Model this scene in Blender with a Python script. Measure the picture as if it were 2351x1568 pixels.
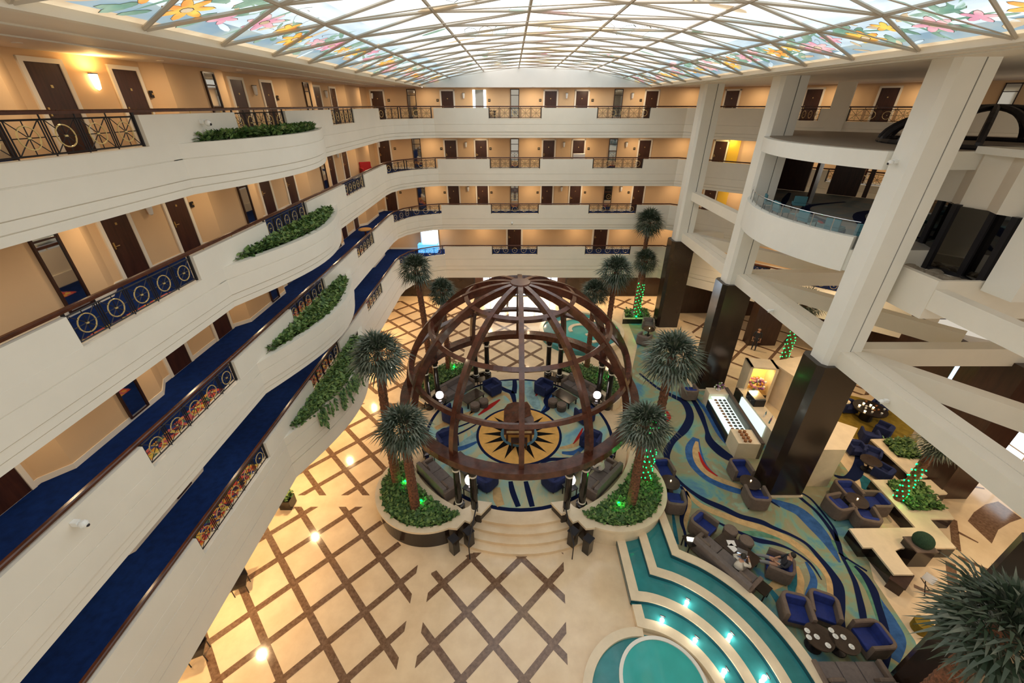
import bpy, bmesh, math, random
from mathutils import Vector, Matrix
PI = math.pi
random.seed(7)
for o in list(bpy.data.objects): bpy.data.objects.remove(o)
SC = bpy.context.scene
COL = SC.collection
# ------------------------------------------------------------------ camera
F, TH, Z0 = 958.0, math.atan(544/958.0), 15.4
ST, CT = math.sin(TH), math.cos(TH)
cd = bpy.data.cameras.new('camera'); cam = bpy.data.objects.new('camera', cd); COL.objects.link(cam)
cd.sensor_width = 36; cd.lens = 36*F/2351; cd.clip_start = .05; cd.clip_end = 300
cam.location = (0, 0, Z0); cam.rotation_euler = (PI/2-TH, 0, 0)
SC.camera = cam
# ------------------------------------------------------------------ world, exposure
W = bpy.data.worlds.new('world'); SC.world = W; W.use_nodes = True
W.node_tree.nodes['Background'].inputs[0].default_value = (.80, .72, .60, 1)
W.node_tree.nodes['Background'].inputs[1].default_value = .55
SC.view_settings.view_transform = 'Standard'; SC.view_settings.look = 'None'
SC.view_settings.gamma = 1; SC.view_settings.use_curve_mapping = False
SC.view_settings.exposure = 0.58
SKY = 1.35          # strength of the backlit skylight
WARM = (1.0, .74, .46)
def at(px, py, z):      # the point at height z that the photograph shows at pixel (px, py)
    u = (px-1175.5)/F; v = (784-py)/F
    t = (z-Z0)/(-ST+v*CT)
    return (u*t, (CT+v*ST)*t, z)
def wpx(px, py, w, z=0):  # metres for w pixels there
    p = at(px, py, z); dep = p[1]*CT+(Z0-z)*ST
    return w*dep/F
# ------------------------------------------------------------------ materials
MATS = {}
def node(nt, kind, **kw):
    n = nt.nodes.new(kind)
    for k, v in kw.items():
        if k in n.inputs: n.inputs[k].default_value = v
        else: setattr(n, k, v)
    return n
def mat(name, color, rough=.6, metal=0, emit=None, es=1.0, noise=0, nscale=6, bump=0, spec=.5, col2=None, stretch=None, alpha=1, trans=0, coat=0):
    m = bpy.data.materials.new(name); m.use_nodes = True; nt = m.node_tree
    b = nt.nodes['Principled BSDF']
    b.inputs['Base Color'].default_value = (*color, 1); b.inputs['Roughness'].default_value = rough
    b.inputs['Metallic'].default_value = metal
    b.inputs['Specular IOR Level'].default_value = spec
    if trans: b.inputs['Transmission Weight'].default_value = trans
    if coat: b.inputs['Coat Weight'].default_value = coat; b.inputs['Coat Roughness'].default_value = .08
    if alpha < 1: b.inputs['Alpha'].default_value = alpha
    if emit: b.inputs['Emission Color'].default_value = (*emit, 1); b.inputs['Emission Strength'].default_value = es
    if noise or col2:
        tc = node(nt, 'ShaderNodeTexCoord'); mp = node(nt, 'ShaderNodeMapping')
        if stretch: mp.inputs['Scale'].default_value = stretch
        nt.links.new(tc.outputs['Object'], mp.inputs['Vector'])
        n = node(nt, 'ShaderNodeTexNoise', Scale=nscale, Detail=6.0, Roughness=.6)
        nt.links.new(mp.outputs[0], n.inputs['Vector'])
        r = node(nt, 'ShaderNodeValToRGB'); nt.links.new(n.outputs['Fac'], r.inputs[0])
        c2 = col2 or tuple(max(0, c*(1-noise)) for c in color)
        r.color_ramp.elements[0].position = .35; r.color_ramp.elements[0].color = (*c2, 1)
        r.color_ramp.elements[1].position = .65; r.color_ramp.elements[1].color = (*color, 1)
        nt.links.new(r.outputs[0], b.inputs['Base Color'])
        if bump:
            bp = node(nt, 'ShaderNodeBump', Strength=bump, Distance=.02)
            nt.links.new(n.outputs['Fac'], bp.inputs['Height']); nt.links.new(bp.outputs[0], b.inputs['Normal'])
    MATS[name] = m; return m
mat('plaster', (.84, .79, .69), .55, noise=.05, nscale=.7)
mat('plaster_white', (.86, .84, .77), .5, noise=.04, nscale=.8)
mat('soffit', (.88, .78, .65), .6, noise=.06, nscale=.5)
mat('groove', (.33, .30, .26), .8)
mat('wall_peach', (.76, .52, .29), .65, noise=.04, nscale=.6)
mat('lattice', (.52, .45, .36), .5)
mat('roof_grey', (.30, .25, .20), .8)
mat('casing', (.85, .78, .66), .5)
mat('door_wood', (.065, .022, .012), .35, noise=.45, nscale=3, stretch=(4, 4, .5))
mat('dark_wood', (.05, .021, .014), .3, noise=.4, nscale=2.5, stretch=(3, 3, .4))
mat('dome_wood', (.115, .036, .02), .24, noise=.5, nscale=3, stretch=(1, 1, 1), coat=.3)
mat('rail_wood', (.10, .03, .015), .25, noise=.4, nscale=4)
mat('iron', (.018, .016, .02), .4, metal=.3)
mat('brass', (.72, .50, .20), .3, metal=.9)
mat('gold_ring', (.75, .60, .28), .35, metal=.6)
mat('chrome', (.7, .7, .72), .2, metal=1)
mat('mirror', (.62, .62, .60), .04, metal=1)
mat('carpet_blue', (.004, .022, .125), .95, noise=.35, nscale=5, spec=.1)
mat('cream_marble', (.84, .66, .44), .12, noise=.14, nscale=1.3, col2=(.74, .56, .36))
mat('cream_stone', (.84, .70, .50), .3, noise=.12, nscale=2.0)
mat('emperador', (.13, .07, .04), .12, nscale=9, col2=(.24, .145, .09))
mat('brown_panel', (.026, .014, .010), .22, noise=.4, nscale=2, coat=.1)
mat('dark_stone', (.02, .014, .012), .15, noise=.4, nscale=5)
mat('navy', (.008, .014, .055), .95, spec=.1)
mat('sand', (.62, .42, .20), .95, noise=.25, nscale=4, spec=.1)
mat('carpet_red', (.42, .025, .02), .95, spec=.1)
mat('carpet_teal', (.03, .17, .23), .95, noise=.4, nscale=3, spec=.1)
mat('carpet_royal', (.05, .14, .36), .95, noise=.4, nscale=3, spec=.1)
mat('carpet_green', (.13, .30, .20), .95, noise=.4, nscale=3, spec=.1)
mat('carpet_light', (.32, .50, .52), .95, noise=.4, nscale=3, spec=.1)
mat('gold_carpet', (.28, .19, .03), .95, noise=.3, nscale=3, spec=.1)
mat('compass_gold', (.85, .46, .13), .9, noise=.15, nscale=3, spec=.1)
mat('compass_blue', (.12, .25, .33), .9, spec=.1)
mat('water', (.04, .26, .28), .06, noise=.25, nscale=1.2, spec=.5)
mat('pool_tile', (.012, .075, .10), .2)
mat('water_light', (.05, .44, .42), .06, noise=.12, nscale=1.2, spec=.5)
mat('balcony_carpet', (.34, .28, .23), .9, nscale=1.2, col2=(.20, .24, .24))
mat('carpet_black', (.012, .010, .010), .95, spec=.05)
mat('navy_fabric', (.012, .022, .10), .9, noise=.3, nscale=6)
mat('soil', (.03, .022, .012), .95)
mat('leaf', (.11, .21, .045), .6, nscale=5, col2=(.20, .30, .09))
mat('leaf_dark', (.03, .085, .02), .6, nscale=5, col2=(.07, .15, .04))
mat('topiary', (.02, .07, .035), .9, noise=.5, nscale=30, bump=.8)
mat('frond', (.06, .09, .065), .5, nscale=4, col2=(.17, .18, .13))
mat('frond_dark', (.022, .045, .022), .5, nscale=4, col2=(.055, .075, .045))
mat('trunk', (.26, .10, .05), .9, nscale=14, col2=(.06, .03, .015), bump=.6)
mat('taupe', (.17, .125, .10), .9, noise=.2, nscale=8)
mat('taupe_dark', (.085, .065, .055), .9, noise=.2, nscale=8)
mat('grey_fabric', (.17, .14, .13), .9, noise=.2, nscale=8)
mat('blue_fabric', (.010, .028, .20), .85, noise=.3, nscale=6)
mat('table_top', (.06, .04, .03), .12, noise=.4, nscale=3)
mat('porcelain', (.85, .85, .82), .2)
mat('lamp_white', (.9, .88, .9), .4, emit=(1, .88, .9), es=1.1)
mat('bulb', (1, .9, .7), .4, emit=(1, .78, .45), es=14)
mat('bulb_soft', (1, .9, .7), .4, emit=(1, .72, .36), es=5)
mat('pool_bulb', (1, 1, .9), .4, emit=(1, .97, .85), es=12)
mat('green_led', (.0, .5, .08), .4, emit=(.0, 1, .12), es=5)
mat('green_led_dim', (.0, .3, .08), .4, emit=(.0, .9, .12), es=1.1)
mat('daylight_glass', (.8, .9, 1), .2, emit=(.75, .88, 1), es=1.8)
mat('cyan_screen', (.1, .4, .8), .2, emit=(.12, .42, .9), es=1.0)
mat('screen', (.5, .7, 1), .2, emit=(.5, .7, 1), es=1.2)
mat('yellow_wall', (.80, .50, .05), .6)
mat('dark_glass', (.20, .19, .18), .04, metal=1)
mat('clear_glass', (.8, .9, .9), .02, alpha=.07, spec=.5)
mat('skin', (.50, .27, .17), .6)
mat('hair', (.02, .014, .01), .6)
mat('shirt', (.62, .58, .52), .8)
mat('grey_cloth', (.22, .22, .22), .8)
mat('vest', (.025, .025, .035), .8)
mat('trousers', (.16, .15, .14), .8)
mat('food_brown', (.38, .15, .05), .6, noise=.4, nscale=20)
mat('paper', (.8, .78, .76), .7)
mat('red_seat', (.38, .01, .01), .8)
mat('flower_pink', (.65, .25, .35), .7)
mat('flower_purple', (.22, .08, .22), .7)
mat('flower_orange', (.7, .3, .05), .7)
mat('case_light', (.6, .8, .75), .3, emit=(.75, .95, .92), es=.7)
mat('kiosk_glow', (.85, .62, .15), .5, emit=(1, .72, .2), es=.35)
mat('rock', (.45, .38, .30), .8, noise=.5, nscale=4, bump=1)
mat('teal_seat', (.06, .19, .23), .8)
# carpet with painterly swirls
def carpet_mat(name, k, cols):
    m = bpy.data.materials.new(name); m.use_nodes = True; nt = m.node_tree; b = nt.nodes['Principled BSDF']
    b.inputs['Roughness'].default_value = .95; b.inputs['Specular IOR Level'].default_value = .1
    tc = node(nt, 'ShaderNodeTexCoord')
    w = node(nt, 'ShaderNodeTexNoise', Scale=.28, Detail=1.0); nt.links.new(tc.outputs['Object'], w.inputs['Vector'])
    mx = node(nt, 'ShaderNodeVectorMath', operation='MULTIPLY_ADD'); mx.inputs[1].default_value = (5, 5, 5)
    nt.links.new(w.outputs['Color'], mx.inputs[0]); nt.links.new(tc.outputs['Object'], mx.inputs[2])
    n = node(nt, 'ShaderNodeTexNoise', Scale=.6, Detail=6.0, Roughness=.6); nt.links.new(mx.outputs[0], n.inputs['Vector'])
    r = node(nt, 'ShaderNodeValToRGB'); nt.links.new(n.outputs['Fac'], r.inputs[0])
    e = r.color_ramp.elements
    e[0].position, e[0].color = cols[0][0], (*cols[0][1], 1); e[1].position, e[1].color = cols[1][0], (*cols[1][1], 1)
    for p, c in cols[2:]:
        x = e.new(p); x.color = (*c, 1)
    nt.links.new(r.outputs[0], b.inputs['Base Color']); MATS[name] = m
carpet_mat('swirl_carpet', 1, [(.32, (.09, .20, .34)), (.40, (.13, .30, .32)), (.45, (.22, .34, .24)), (.50, (.29, .29, .17)), (.57, (.32, .29, .18)), (.63, (.28, .42, .30)), (.70, (.48, .40, .24))])
carpet_mat('dome_carpet', 1, [(.32, (.18, .38, .50)), (.40, (.28, .50, .52)), (.46, (.38, .50, .38)), (.51, (.52, .50, .32)), (.57, (.50, .46, .28)), (.63, (.32, .56, .48)), (.70, (.62, .52, .32))])
def floral_mat():
    m = bpy.data.materials.new('floral_border'); m.use_nodes = True; nt = m.node_tree; b = nt.nodes['Principled BSDF']
    b.inputs['Roughness'].default_value = .95
    tc = node(nt, 'ShaderNodeTexCoord'); v = node(nt, 'ShaderNodeTexVoronoi', Scale=9.0)
    nt.links.new(tc.outputs['Object'], v.inputs['Vector'])
    s = node(nt, 'ShaderNodeSeparateColor'); nt.links.new(v.outputs['Color'], s.inputs[0])
    r = node(nt, 'ShaderNodeValToRGB'); r.color_ramp.interpolation = 'CONSTANT'; nt.links.new(s.outputs[0], r.inputs[0])
    e = r.color_ramp.elements
    cols = [(0, (.03, .01, .06)), (.2, (.5, .06, .04)), (.42, (.62, .28, .04)), (.6, (.45, .10, .12)), (.72, (.05, .14, .10)), (.8, (.6, .45, .08)), (.9, (.02, .04, .22))]
    e[0].position, e[0].color = 0, (*cols[0][1], 1); e[1].position, e[1].color = cols[1][0], (*cols[1][1], 1)
    for p, c in cols[2:]:
        x = e.new(p); x.color = (*c, 1)
    nt.links.new(r.outputs[0], b.inputs['Base Color']); MATS['floral_border'] = m
floral_mat()
# backlit painted glass: a colour per kind of pane
def glass_mat(name, c1, c2, st, scale=1.2, stretch=(1, 1, 1)):
    m = bpy.data.materials.new(name); m.use_nodes = True; nt = m.node_tree; b = nt.nodes['Principled BSDF']
    tc = node(nt, 'ShaderNodeTexCoord'); mp = node(nt, 'ShaderNodeMapping'); mp.inputs['Scale'].default_value = stretch
    nt.links.new(tc.outputs['Object'], mp.inputs['Vector'])
    n = node(nt, 'ShaderNodeTexNoise', Scale=scale, Detail=4.0); nt.links.new(mp.outputs[0], n.inputs['Vector'])
    r = node(nt, 'ShaderNodeValToRGB'); nt.links.new(n.outputs['Fac'], r.inputs[0])
    r.color_ramp.elements[0].position = .38; r.color_ramp.elements[0].color = (*c1, 1)
    r.color_ramp.elements[1].position = .62; r.color_ramp.elements[1].color = (*c2, 1)
    nt.links.new(r.outputs[0], b.inputs['Emission Color']); b.inputs['Emission Strength'].default_value = st
    b.inputs['Base Color'].default_value = (.25, .25, .25, 1); b.inputs['Roughness'].default_value = .25
    MATS[name] = m
glass_mat('glass_white', (.78, .84, .88), (1, 1, 1), SKY, .5)
glass_mat('glass_pale', (.38, .52, .62), (.74, .84, .86), SKY*.62, .9, (1, .4, 1))
glass_mat('glass_mid', (.52, .66, .74), (.88, .93, .93), SKY*.78, .8, (1, .5, 1))
glass_mat('glass_blue', (.22, .38, .50), (.42, .52, .52), SKY*.5, 1.0)
glass_mat('glass_sand', (.55, .40, .24), (.70, .56, .36), SKY*.55, 2)
glass_mat('glass_green', (.10, .27, .20), (.28, .46, .34), SKY*.5, 2)
glass_mat('glass_orange', (.75, .25, .03), (.85, .55, .08), SKY*.62, 2)
glass_mat('glass_pink', (.62, .25, .36), (.85, .50, .50), SKY*.62, 2)
glass_mat('glass_pinkpale', (.90, .62, .72), (1, .80, .78), SKY, 2)
glass_mat('glass_cream', (.95, .85, .62), (1, .95, .82), SKY, 2)
glass_mat('glass_tealpale', (.55, .82, .84), (.72, .88, .95), SKY, 2)
# ------------------------------------------------------------------ mesh builder
class MB:
    def __init__(s): s.v = []; s.f = []; s.m = []; s.names = []; s.cur = 0
    def mat(s, name):
        if name not in s.names: s.names.append(name)
        s.cur = s.names.index(name); return s
    def face(s, pts, rev=False):
        n = len(s.v); s.v += [tuple(p) for p in pts]; idx = list(range(n, n+len(pts)))
        s.f.append(idx[::-1] if rev else idx); s.m.append(s.cur)
    def grid(s, rows, closed=False, cap=False):
        n0 = len(s.v); w = len(rows[0])
        for r in rows: s.v += [tuple(p) for p in r]
        for i in range(len(rows)-1):
            for j in range(w if closed else w-1):
                a = n0+i*w+j; b = n0+i*w+(j+1) % w; c = n0+(i+1)*w+(j+1) % w; d = n0+(i+1)*w+j
                s.f.append([a, b, c, d]); s.m.append(s.cur)
        if cap:
            s.f.append([n0+j for j in range(w)][::-1]); s.m.append(s.cur)
            s.f.append([n0+(len(rows)-1)*w+j for j in range(w)]); s.m.append(s.cur)
    def box(s, x0, y0, z0, x1, y1, z1):
        s.prism([(x0, y0), (x1, y0), (x1, y1), (x0, y1)], z0, z1)
    def prism(s, poly, z0, z1, bottom=True):
        if sum(poly[i][0]*poly[(i+1) % len(poly)][1]-poly[(i+1) % len(poly)][0]*poly[i][1] for i in range(len(poly))) < 0: poly = poly[::-1]
        s.grid([[(x, y, z0) for x, y in poly], [(x, y, z1) for x, y in poly]], closed=True)
        s.face([(x, y, z1) for x, y in poly])
        if bottom: s.face([(x, y, z0) for x, y in poly], rev=True)
    def obox(s, c, size, rz=0, rx=0):
        M = Matrix.Translation(c) @ Matrix.Rotation(rz, 4, 'Z') @ Matrix.Rotation(rx, 4, 'X')
        n = len(s.v); s.box(-size[0]/2, -size[1]/2, -size[2]/2, size[0]/2, size[1]/2, size[2]/2)
        for i in range(n, len(s.v)): s.v[i] = tuple(M @ Vector(s.v[i]))
    def tube(s, path, r, seg=8, closed=False, cap=True):
        P = [Vector(p) for p in path]; rows = []; rr = r if isinstance(r, (list, tuple)) else [r]*len(P)
        up = Vector((0, 0, 1)); prev = None
        for i, p in enumerate(P):
            if closed: t = P[(i+1) % len(P)]-P[i-1]
            else: t = P[min(i+1, len(P)-1)]-P[max(i-1, 0)]
            t.normalize()
            a = t.cross(up if abs(t.z) < .95 else Vector((1, 0, 0)))
            if prev is not None:
                a = prev-t*prev.dot(t)
            a.normalize(); prev = a; b = t.cross(a)
            rows.append([p+(a*math.cos(2*PI*k/seg)+b*math.sin(2*PI*k/seg))*rr[i] for k in range(seg)])
        if closed: rows.append(rows[0])
        s.grid(rows, closed=True, cap=cap and not closed)
    def cyl(s, x, y, z0, z1, r, seg=16, r2=None):
        r2 = r if r2 is None else r2
        s.grid([[(x+rr*math.cos(2*PI*k/seg), y+rr*math.sin(2*PI*k/seg), z) for k in range(seg)] for z, rr in ((z0, r), (z1, r2))], closed=True, cap=True)
    def lathe(s, x, y, prof, seg=20):
        s.grid([[(x+r*math.cos(2*PI*k/seg), y+r*math.sin(2*PI*k/seg), z) for k in range(seg)] for r, z in prof], closed=True, cap=True)
    def sphere(s, c, r, seg=12, rings=8, sz=1):
        s.grid([[(c[0]+r*math.sin(PI*i/rings)*math.cos(2*PI*k/seg), c[1]+r*math.sin(PI*i/rings)*math.sin(2*PI*k/seg), c[2]-r*sz*math.cos(PI*i/rings)) for k in range(seg)] for i in range(rings+1)], closed=True)
    def sweep(s, path, prof, closed=False, cap=True):
        # prof: list of (offset to the left of travel, z); path: plan points
        rows = offs(path, [p[0] for p in prof], closed)
        R = [[(q[0], q[1], prof[j][1]) for j, q in enumerate(row)] for row in rows]
        if closed: R.append(R[0])
        s.grid([list(r) for r in R], closed=True, cap=cap and not closed)
    def ribbon(s, pts, z):     # pts: (x, y, width)
        L = []; R = []
        for i in range(len(pts)):
            a = Vector(pts[max(i-1, 0)][:2]); b = Vector(pts[min(i+1, len(pts)-1)][:2]); t = (b-a).normalized(); n = Vector((-t.y, t.x))
            p = Vector(pts[i][:2]); w = pts[i][2]/2
            L.append(p+n*w); R.append(p-n*w)
        for i in range(len(pts)-1):
            s.face([(R[i].x, R[i].y, z), (R[i+1].x, R[i+1].y, z), (L[i+1].x, L[i+1].y, z), (L[i].x, L[i].y, z)])
    def build(s, name, parent=None, smooth=False, label=None, kind=None, bevel=0):
        me = bpy.data.meshes.new(name); me.from_pydata(s.v, [], s.f)
        for n in s.names: me.materials.append(MATS[n])
        me.polygons.foreach_set('material_index', s.m)
        bm = bmesh.new(); bm.from_mesh(me); bmesh.ops.remove_doubles(bm, verts=bm.verts, dist=1e-5)
        bmesh.ops.recalc_face_normals(bm, faces=bm.faces) if smooth != 'raw' else None
        bm.to_mesh(me); bm.free()
        if smooth is True:
            me.polygons.foreach_set('use_smooth', [True]*len(me.polygons))
            try: me.set_sharp_from_angle(angle=.7)
            except Exception: pass
        me.update()
        o = bpy.data.objects.new(name, me); COL.objects.link(o)
        if parent: o.parent = parent
        if label: o['label'] = label
        if kind: o['kind'] = kind
        if bevel:
            b = o.modifiers.new('b', 'BEVEL'); b.width = bevel; b.segments = 2; b.limit_method = 'ANGLE'
        return o
def offs(path, ds, closed=False):
    P = [Vector(p[:2]) for p in path]; out = []
    n = len(P)
    for i in range(n):
        if closed: a, b = P[i-1], P[(i+1) % n]
        else: a, b = P[max(i-1, 0)], P[min(i+1, n-1)]
        t1 = (P[i]-a).normalized() if (P[i]-a).length > 1e-6 else (b-P[i]).normalized()
        t2 = (b-P[i]).normalized() if (b-P[i]).length > 1e-6 else t1
        t = (t1+t2).normalized(); nn = Vector((-t.y, t.x)); k = 1/max(.5, t.dot(t1))
        out.append([P[i]+nn*d*k for d in ds])
    return out
def thing(name, label, cat, loc=(0, 0, 0), rz=0, group=None, kind=None):
    o = bpy.data.objects.new(name, None); COL.objects.link(o); o.location = loc; o.rotation_euler = (0, 0, rz)
    o.empty_display_size = .2
    if label: o['label'] = label
    if cat: o['category'] = cat
    if group: o['group'] = group
    if kind: o['kind'] = kind
    return o
def tag(o, label, cat, group=None, kind=None):
    o['label'] = label; o['category'] = cat
    if group: o['group'] = group
    if kind: o['kind'] = kind
    return o
KIDS = {}
def dup(root, loc, rz=0, label=None, group=None, scale=None, name=None):
    r = root.copy(); COL.objects.link(r); r.location = loc; r.rotation_euler = (0, 0, rz)
    if scale: r.scale = scale if isinstance(scale, tuple) else (scale,)*3
    if label: r['label'] = label
    if group: r['group'] = group
    if name: r.name = name
    def rec(a, b):
        for ch in list(a.children):
            c = ch.copy(); COL.objects.link(c); c.parent = b; rec(ch, c)
    rec(root, r)
    return r
class Maker:     # first use keeps the original, later uses are copies
    def __init__(s, fn): s.fn = fn; s.o = None
    def __call__(s, loc, rz=0, label=None, group=None, scale=None):
        if s.o is None:
            s.o = s.fn(); s.base = s.o
            o = s.o; o.location = loc; o.rotation_euler = (0, 0, rz)
            if scale: o.scale = scale if isinstance(scale, tuple) else (scale,)*3
            if label: o['label'] = label
            if group: o['group'] = group
            return o
        o = dup(s.base, loc, rz, label, group)
        o.scale = (scale if isinstance(scale, tuple) else (scale,)*3) if scale else (1, 1, 1)
        return o
def area(loc, size, power, color=(1, .75, .5), rot=(0, 0, 0), name='light', sy=None):
    l = bpy.data.lights.new(name, 'AREA'); l.size = size; l.energy = power; l.color = color
    if sy: l.shape = 'RECTANGLE'; l.size_y = sy
    o = bpy.data.objects.new(name, l); COL.objects.link(o); o.location = loc; o.rotation_euler = rot; return o
def arc(cx, cy, r, a0, a1, n):
    return [(cx+r*math.cos(math.radians(a0+(a1-a0)*i/n)), cy+r*math.sin(math.radians(a0+(a1-a0)*i/n))) for i in range(n+1)]
ORD = ['first', 'second', 'third', 'fourth', 'fifth', 'sixth', 'seventh', 'eighth', 'ninth', 'tenth', 'eleventh', 'twelfth']
FL = [14.22, 11.02, 7.82, 4.62]
LV = ['top gallery', 'second gallery', 'third gallery', 'lowest gallery']
exec_order = []
# ================================================================== STRUCTURE
EDGE = [(-8.2, -1.5), (-8.2, 11.3), (-8.2, 20.2), (-8.25, 28.8), (-8.15, 29.8), (-7.75, 30.8), (-7.0, 31.6), (-6.1, 32.15), (-5.35, 32.4), (11.9, 32.4), (24.5, 21.4)]
def cum(P):
    c = [0]
    for i in range(len(P)-1): c.append(c[-1]+math.hypot(P[i+1][0]-P[i][0], P[i+1][1]-P[i][1]))
    return c
CE = cum(EDGE)
def cut(P, C, s0, s1):
    def pt(s):
        for i in range(len(P)-1):
            if C[i] <= s <= C[i+1]+1e-9:
                k = (s-C[i])/(C[i+1]-C[i]); return (P[i][0]+k*(P[i+1][0]-P[i][0]), P[i][1]+k*(P[i+1][1]-P[i][1]))
        return P[-1]
    return [pt(s0)]+[P[i] for i in range(len(P)) if s0+1e-4 < C[i] < s1-1e-4]+[pt(s1)]
sY = lambda y: y+1.5                 # along the left side
sX = lambda x: CE[8]+(x+5.35)        # along the far side
sD = lambda x: CE[9]+(x-11.9)/12.6*(CE[10]-CE[9])
BAYS = [(sY(6.9), sY(10.4)), (sY(14.05), sY(17.2)), (sY(21.6), sY(24.7)), (sY(29.35), sX(-5.35)), (sX(-1.6), sX(2.03)), (sX(5.8), sX(9.43)), (sD(16.5), sD(17.7)), (sD(18.7), sD(21.3))]
bulge = [(-8.2, 11.3)]+[(-8.2+1.12*math.sin(PI*i/20), 11.3+8.9*i/20) for i in range(1, 20)]+[(-8.2, 20.2)]
LOW = [EDGE[0]]+bulge+EDGE[3:]
def gprof(low, top):      # fascia with fine grooves
    pts = [(.24, low), (.05, low), (.05, low+.16), (.07, low+.165), (.07, low+.18), (.03, low+.185), (.03, low+.36), (.05, low+.365), (.05, low+.38), (0, low+.385)]
    if low < -1: pts = [(.24, low), (.03, low), (.03, low+.66), (.07, low+.665), (.07, low+.72), (.01, low+.725), (.01, low+1.0), (.03, low+1.005), (.03, low+1.02), (0, low+1.025)]
    return pts+[(0, -.02), (.02, -.015), (.02, 0), (0, .005), (0, top), (.24, top)]
for li, z in enumerate(FL):
    low = -.85 if li < 3 else -1.6
    m = MB().mat('plaster')
    m.sweep(LOW, [(a, z+b) for a, b in gprof(low, .34)])
    prev = 0
    for a, b in BAYS+[(CE[-1], CE[-1])]:
        if a-prev > .05: m.sweep(cut(EDGE, CE, prev, a), [(.004, z+.34), (.004, z+.98), (.2, z+.98), (.2, z+.34)])
        prev = b
    # ledge below each bay and the inner curb of the planter
    m.sweep(cut(EDGE, CE, sY(11.0), sY(20.4)), [(.02, z-.4), (.02, z+.335), (.22, z+.335), (.22, z-.4)])
    for a, b in BAYS:
        m.sweep(cut(EDGE, CE, a, b), [(-.012, z+.34), (-.012, z+.355), (.23, z+.355), (.23, z+.34)])
    m.build('parapet', label='cream plastered parapet of the '+LV[li], kind='structure')
    # slab
    left = -11.6
    s = MB().mat('soffit')
    inner = offs(EDGE, [.06]); inner = [(p[0].x, p[0].y) for p in inner]
    outer = [(left, -1.5), (left, 36), (12.5, 36), (29, 21.4)]
    def strip(zt, mt, name, off0, kd, sof=False):
        q = MB().mat(mt); I = [(p[0].x, p[0].y) for p in offs(EDGE, [off0])]
        n = len(I)
        # quads from the edge to the outer wall line
        O = []
        for i, (x, y) in enumerate(I):
            if i <= 3: O.append((left, y))
            elif i <= 5: O.append((left, y+(36-y)*(i-3)/3.0))
            elif i == 6: O.append((left, 36))
            elif i <= 8: O.append((x, 36))
            elif i == 9: O.append((12.5, 36))
            else: O.append((29, 21.4))
        for i in range(n-1): q.face([(*I[i], zt), (*I[i+1], zt), (*O[i+1], zt), (*O[i], zt)])
        return q
    top = strip(z+.01, 'carpet_blue', 'floor', .2, 'f')
    top.mat('soffit')
    bot = strip(z+(-.80 if li < 3 else -1.5), 'soffit', 'c', .06, 'c')
    for f in bot.f: top.face([bot.v[i] for i in f])
    top.mat('floral_border')
    for a, b in BAYS[:6]:
        seg = cut(EDGE, CE, a, b); A = offs(seg, [.2, 1.0])
        for i in range(len(A)-1): top.face([(A[i][0].x, A[i][0].y, z+.018), (A[i+1][0].x, A[i+1][0].y, z+.018), (A[i+1][1].x, A[i+1][1].y, z+.018), (A[i][1].x, A[i][1].y, z+.018)])
    if li > 0:
        A = offs(cut(EDGE, CE, 0, sY(28)), [.2, .42])
    top.build('floor', label='blue carpeted corridor floor of the '+LV[li], kind='structure')
# left corridor wall, stepping in and out between the doors
def wall_left_path():
    P = [(-10.45, -1.5)]
    y = 7.25-7.75
    while y < 36:
        for dx, dy in ((-10.45, 0), (-10.45, 2.85), (-10.85, 3.45), (-10.85, 7.25), (-10.45, 7.7)):
            if -1.5 < y+dy < 35.3: P.append((dx, y+dy))
        y += 7.75
    # remove duplicates
    Q = []
    for p in P:
        if not Q or math.hypot(p[0]-Q[-1][0], p[1]-Q[-1][1]) > .01: Q.append(p)
    return Q+[(-10.45, 35.2)]
WL = wall_left_path()
for li, z in enumerate(FL):
    m = MB().mat('wall_peach'); h = 2.4 if li else 2.28
    m.sweep(WL, [(0, z), (0, z+h), (.3, z+h), (.3, z)])
    o = m.build('wall_left', label='peach corridor wall of the '+LV[li]+', left side', kind='structure')
    m = MB().mat('casing'); m.sweep(WL, [(-.02, z+.01), (-.02, z+.16), (0, z+.16), (0, z+.01)])
    m.build('baseboard_left', label='cream skirting along the left wall of the '+LV[li], kind='structure')
    m = MB().mat('wall_peach')
    m.sweep([(-10.6, 35.0), (14.4, 35.0), (28.5, 22.6)], [(0, z), (0, z+h), (.3, z+h), (.3, z)])
    m.build('wall_back', label='peach corridor wall of the '+LV[li]+', far side', kind='structure')
    m = MB().mat('casing'); m.sweep([(-10.4, 35.0), (14.4, 35.0), (28.5, 22.6)], [(-.02, z+.01), (-.02, z+.14), (0, z+.14), (0, z+.01)])
    m.build('baseboard_back', label='cream skirting along the far wall of the '+LV[li], kind='structure')
# top ceiling around the skylight
SXL, SXR, SYE, ZC = -6.3, 9.75, 34.4, 16.48
m = MB().mat('soffit')
m.box(-11.6, -1.5, ZC, SXL, 36, ZC+.3); m.box(SXR, -1.5, ZC, 30, 36, ZC+.3); m.box(SXL, SYE, ZC, SXR, 36, ZC+.3)
m.build('ceiling', label='flat cream ceiling around the painted skylight', kind='structure')
m = MB().mat('plaster_white')
m.box(-8.1, 32.2, 16.0+.22, 11.9, 32.45, ZC) if False else None
# stepped soffit lines
for x0 in (-7.7, -9.0): m.box(x0, -1.5, ZC-.025, x0+.05, 32, ZC)
for x0 in (10.3, 11.0): m.box(x0, -1.5, ZC-.03, x0+.06, 33, ZC)
m.build('trim_1', label='thin raised lines on the cream ceiling', kind='structure')
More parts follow.
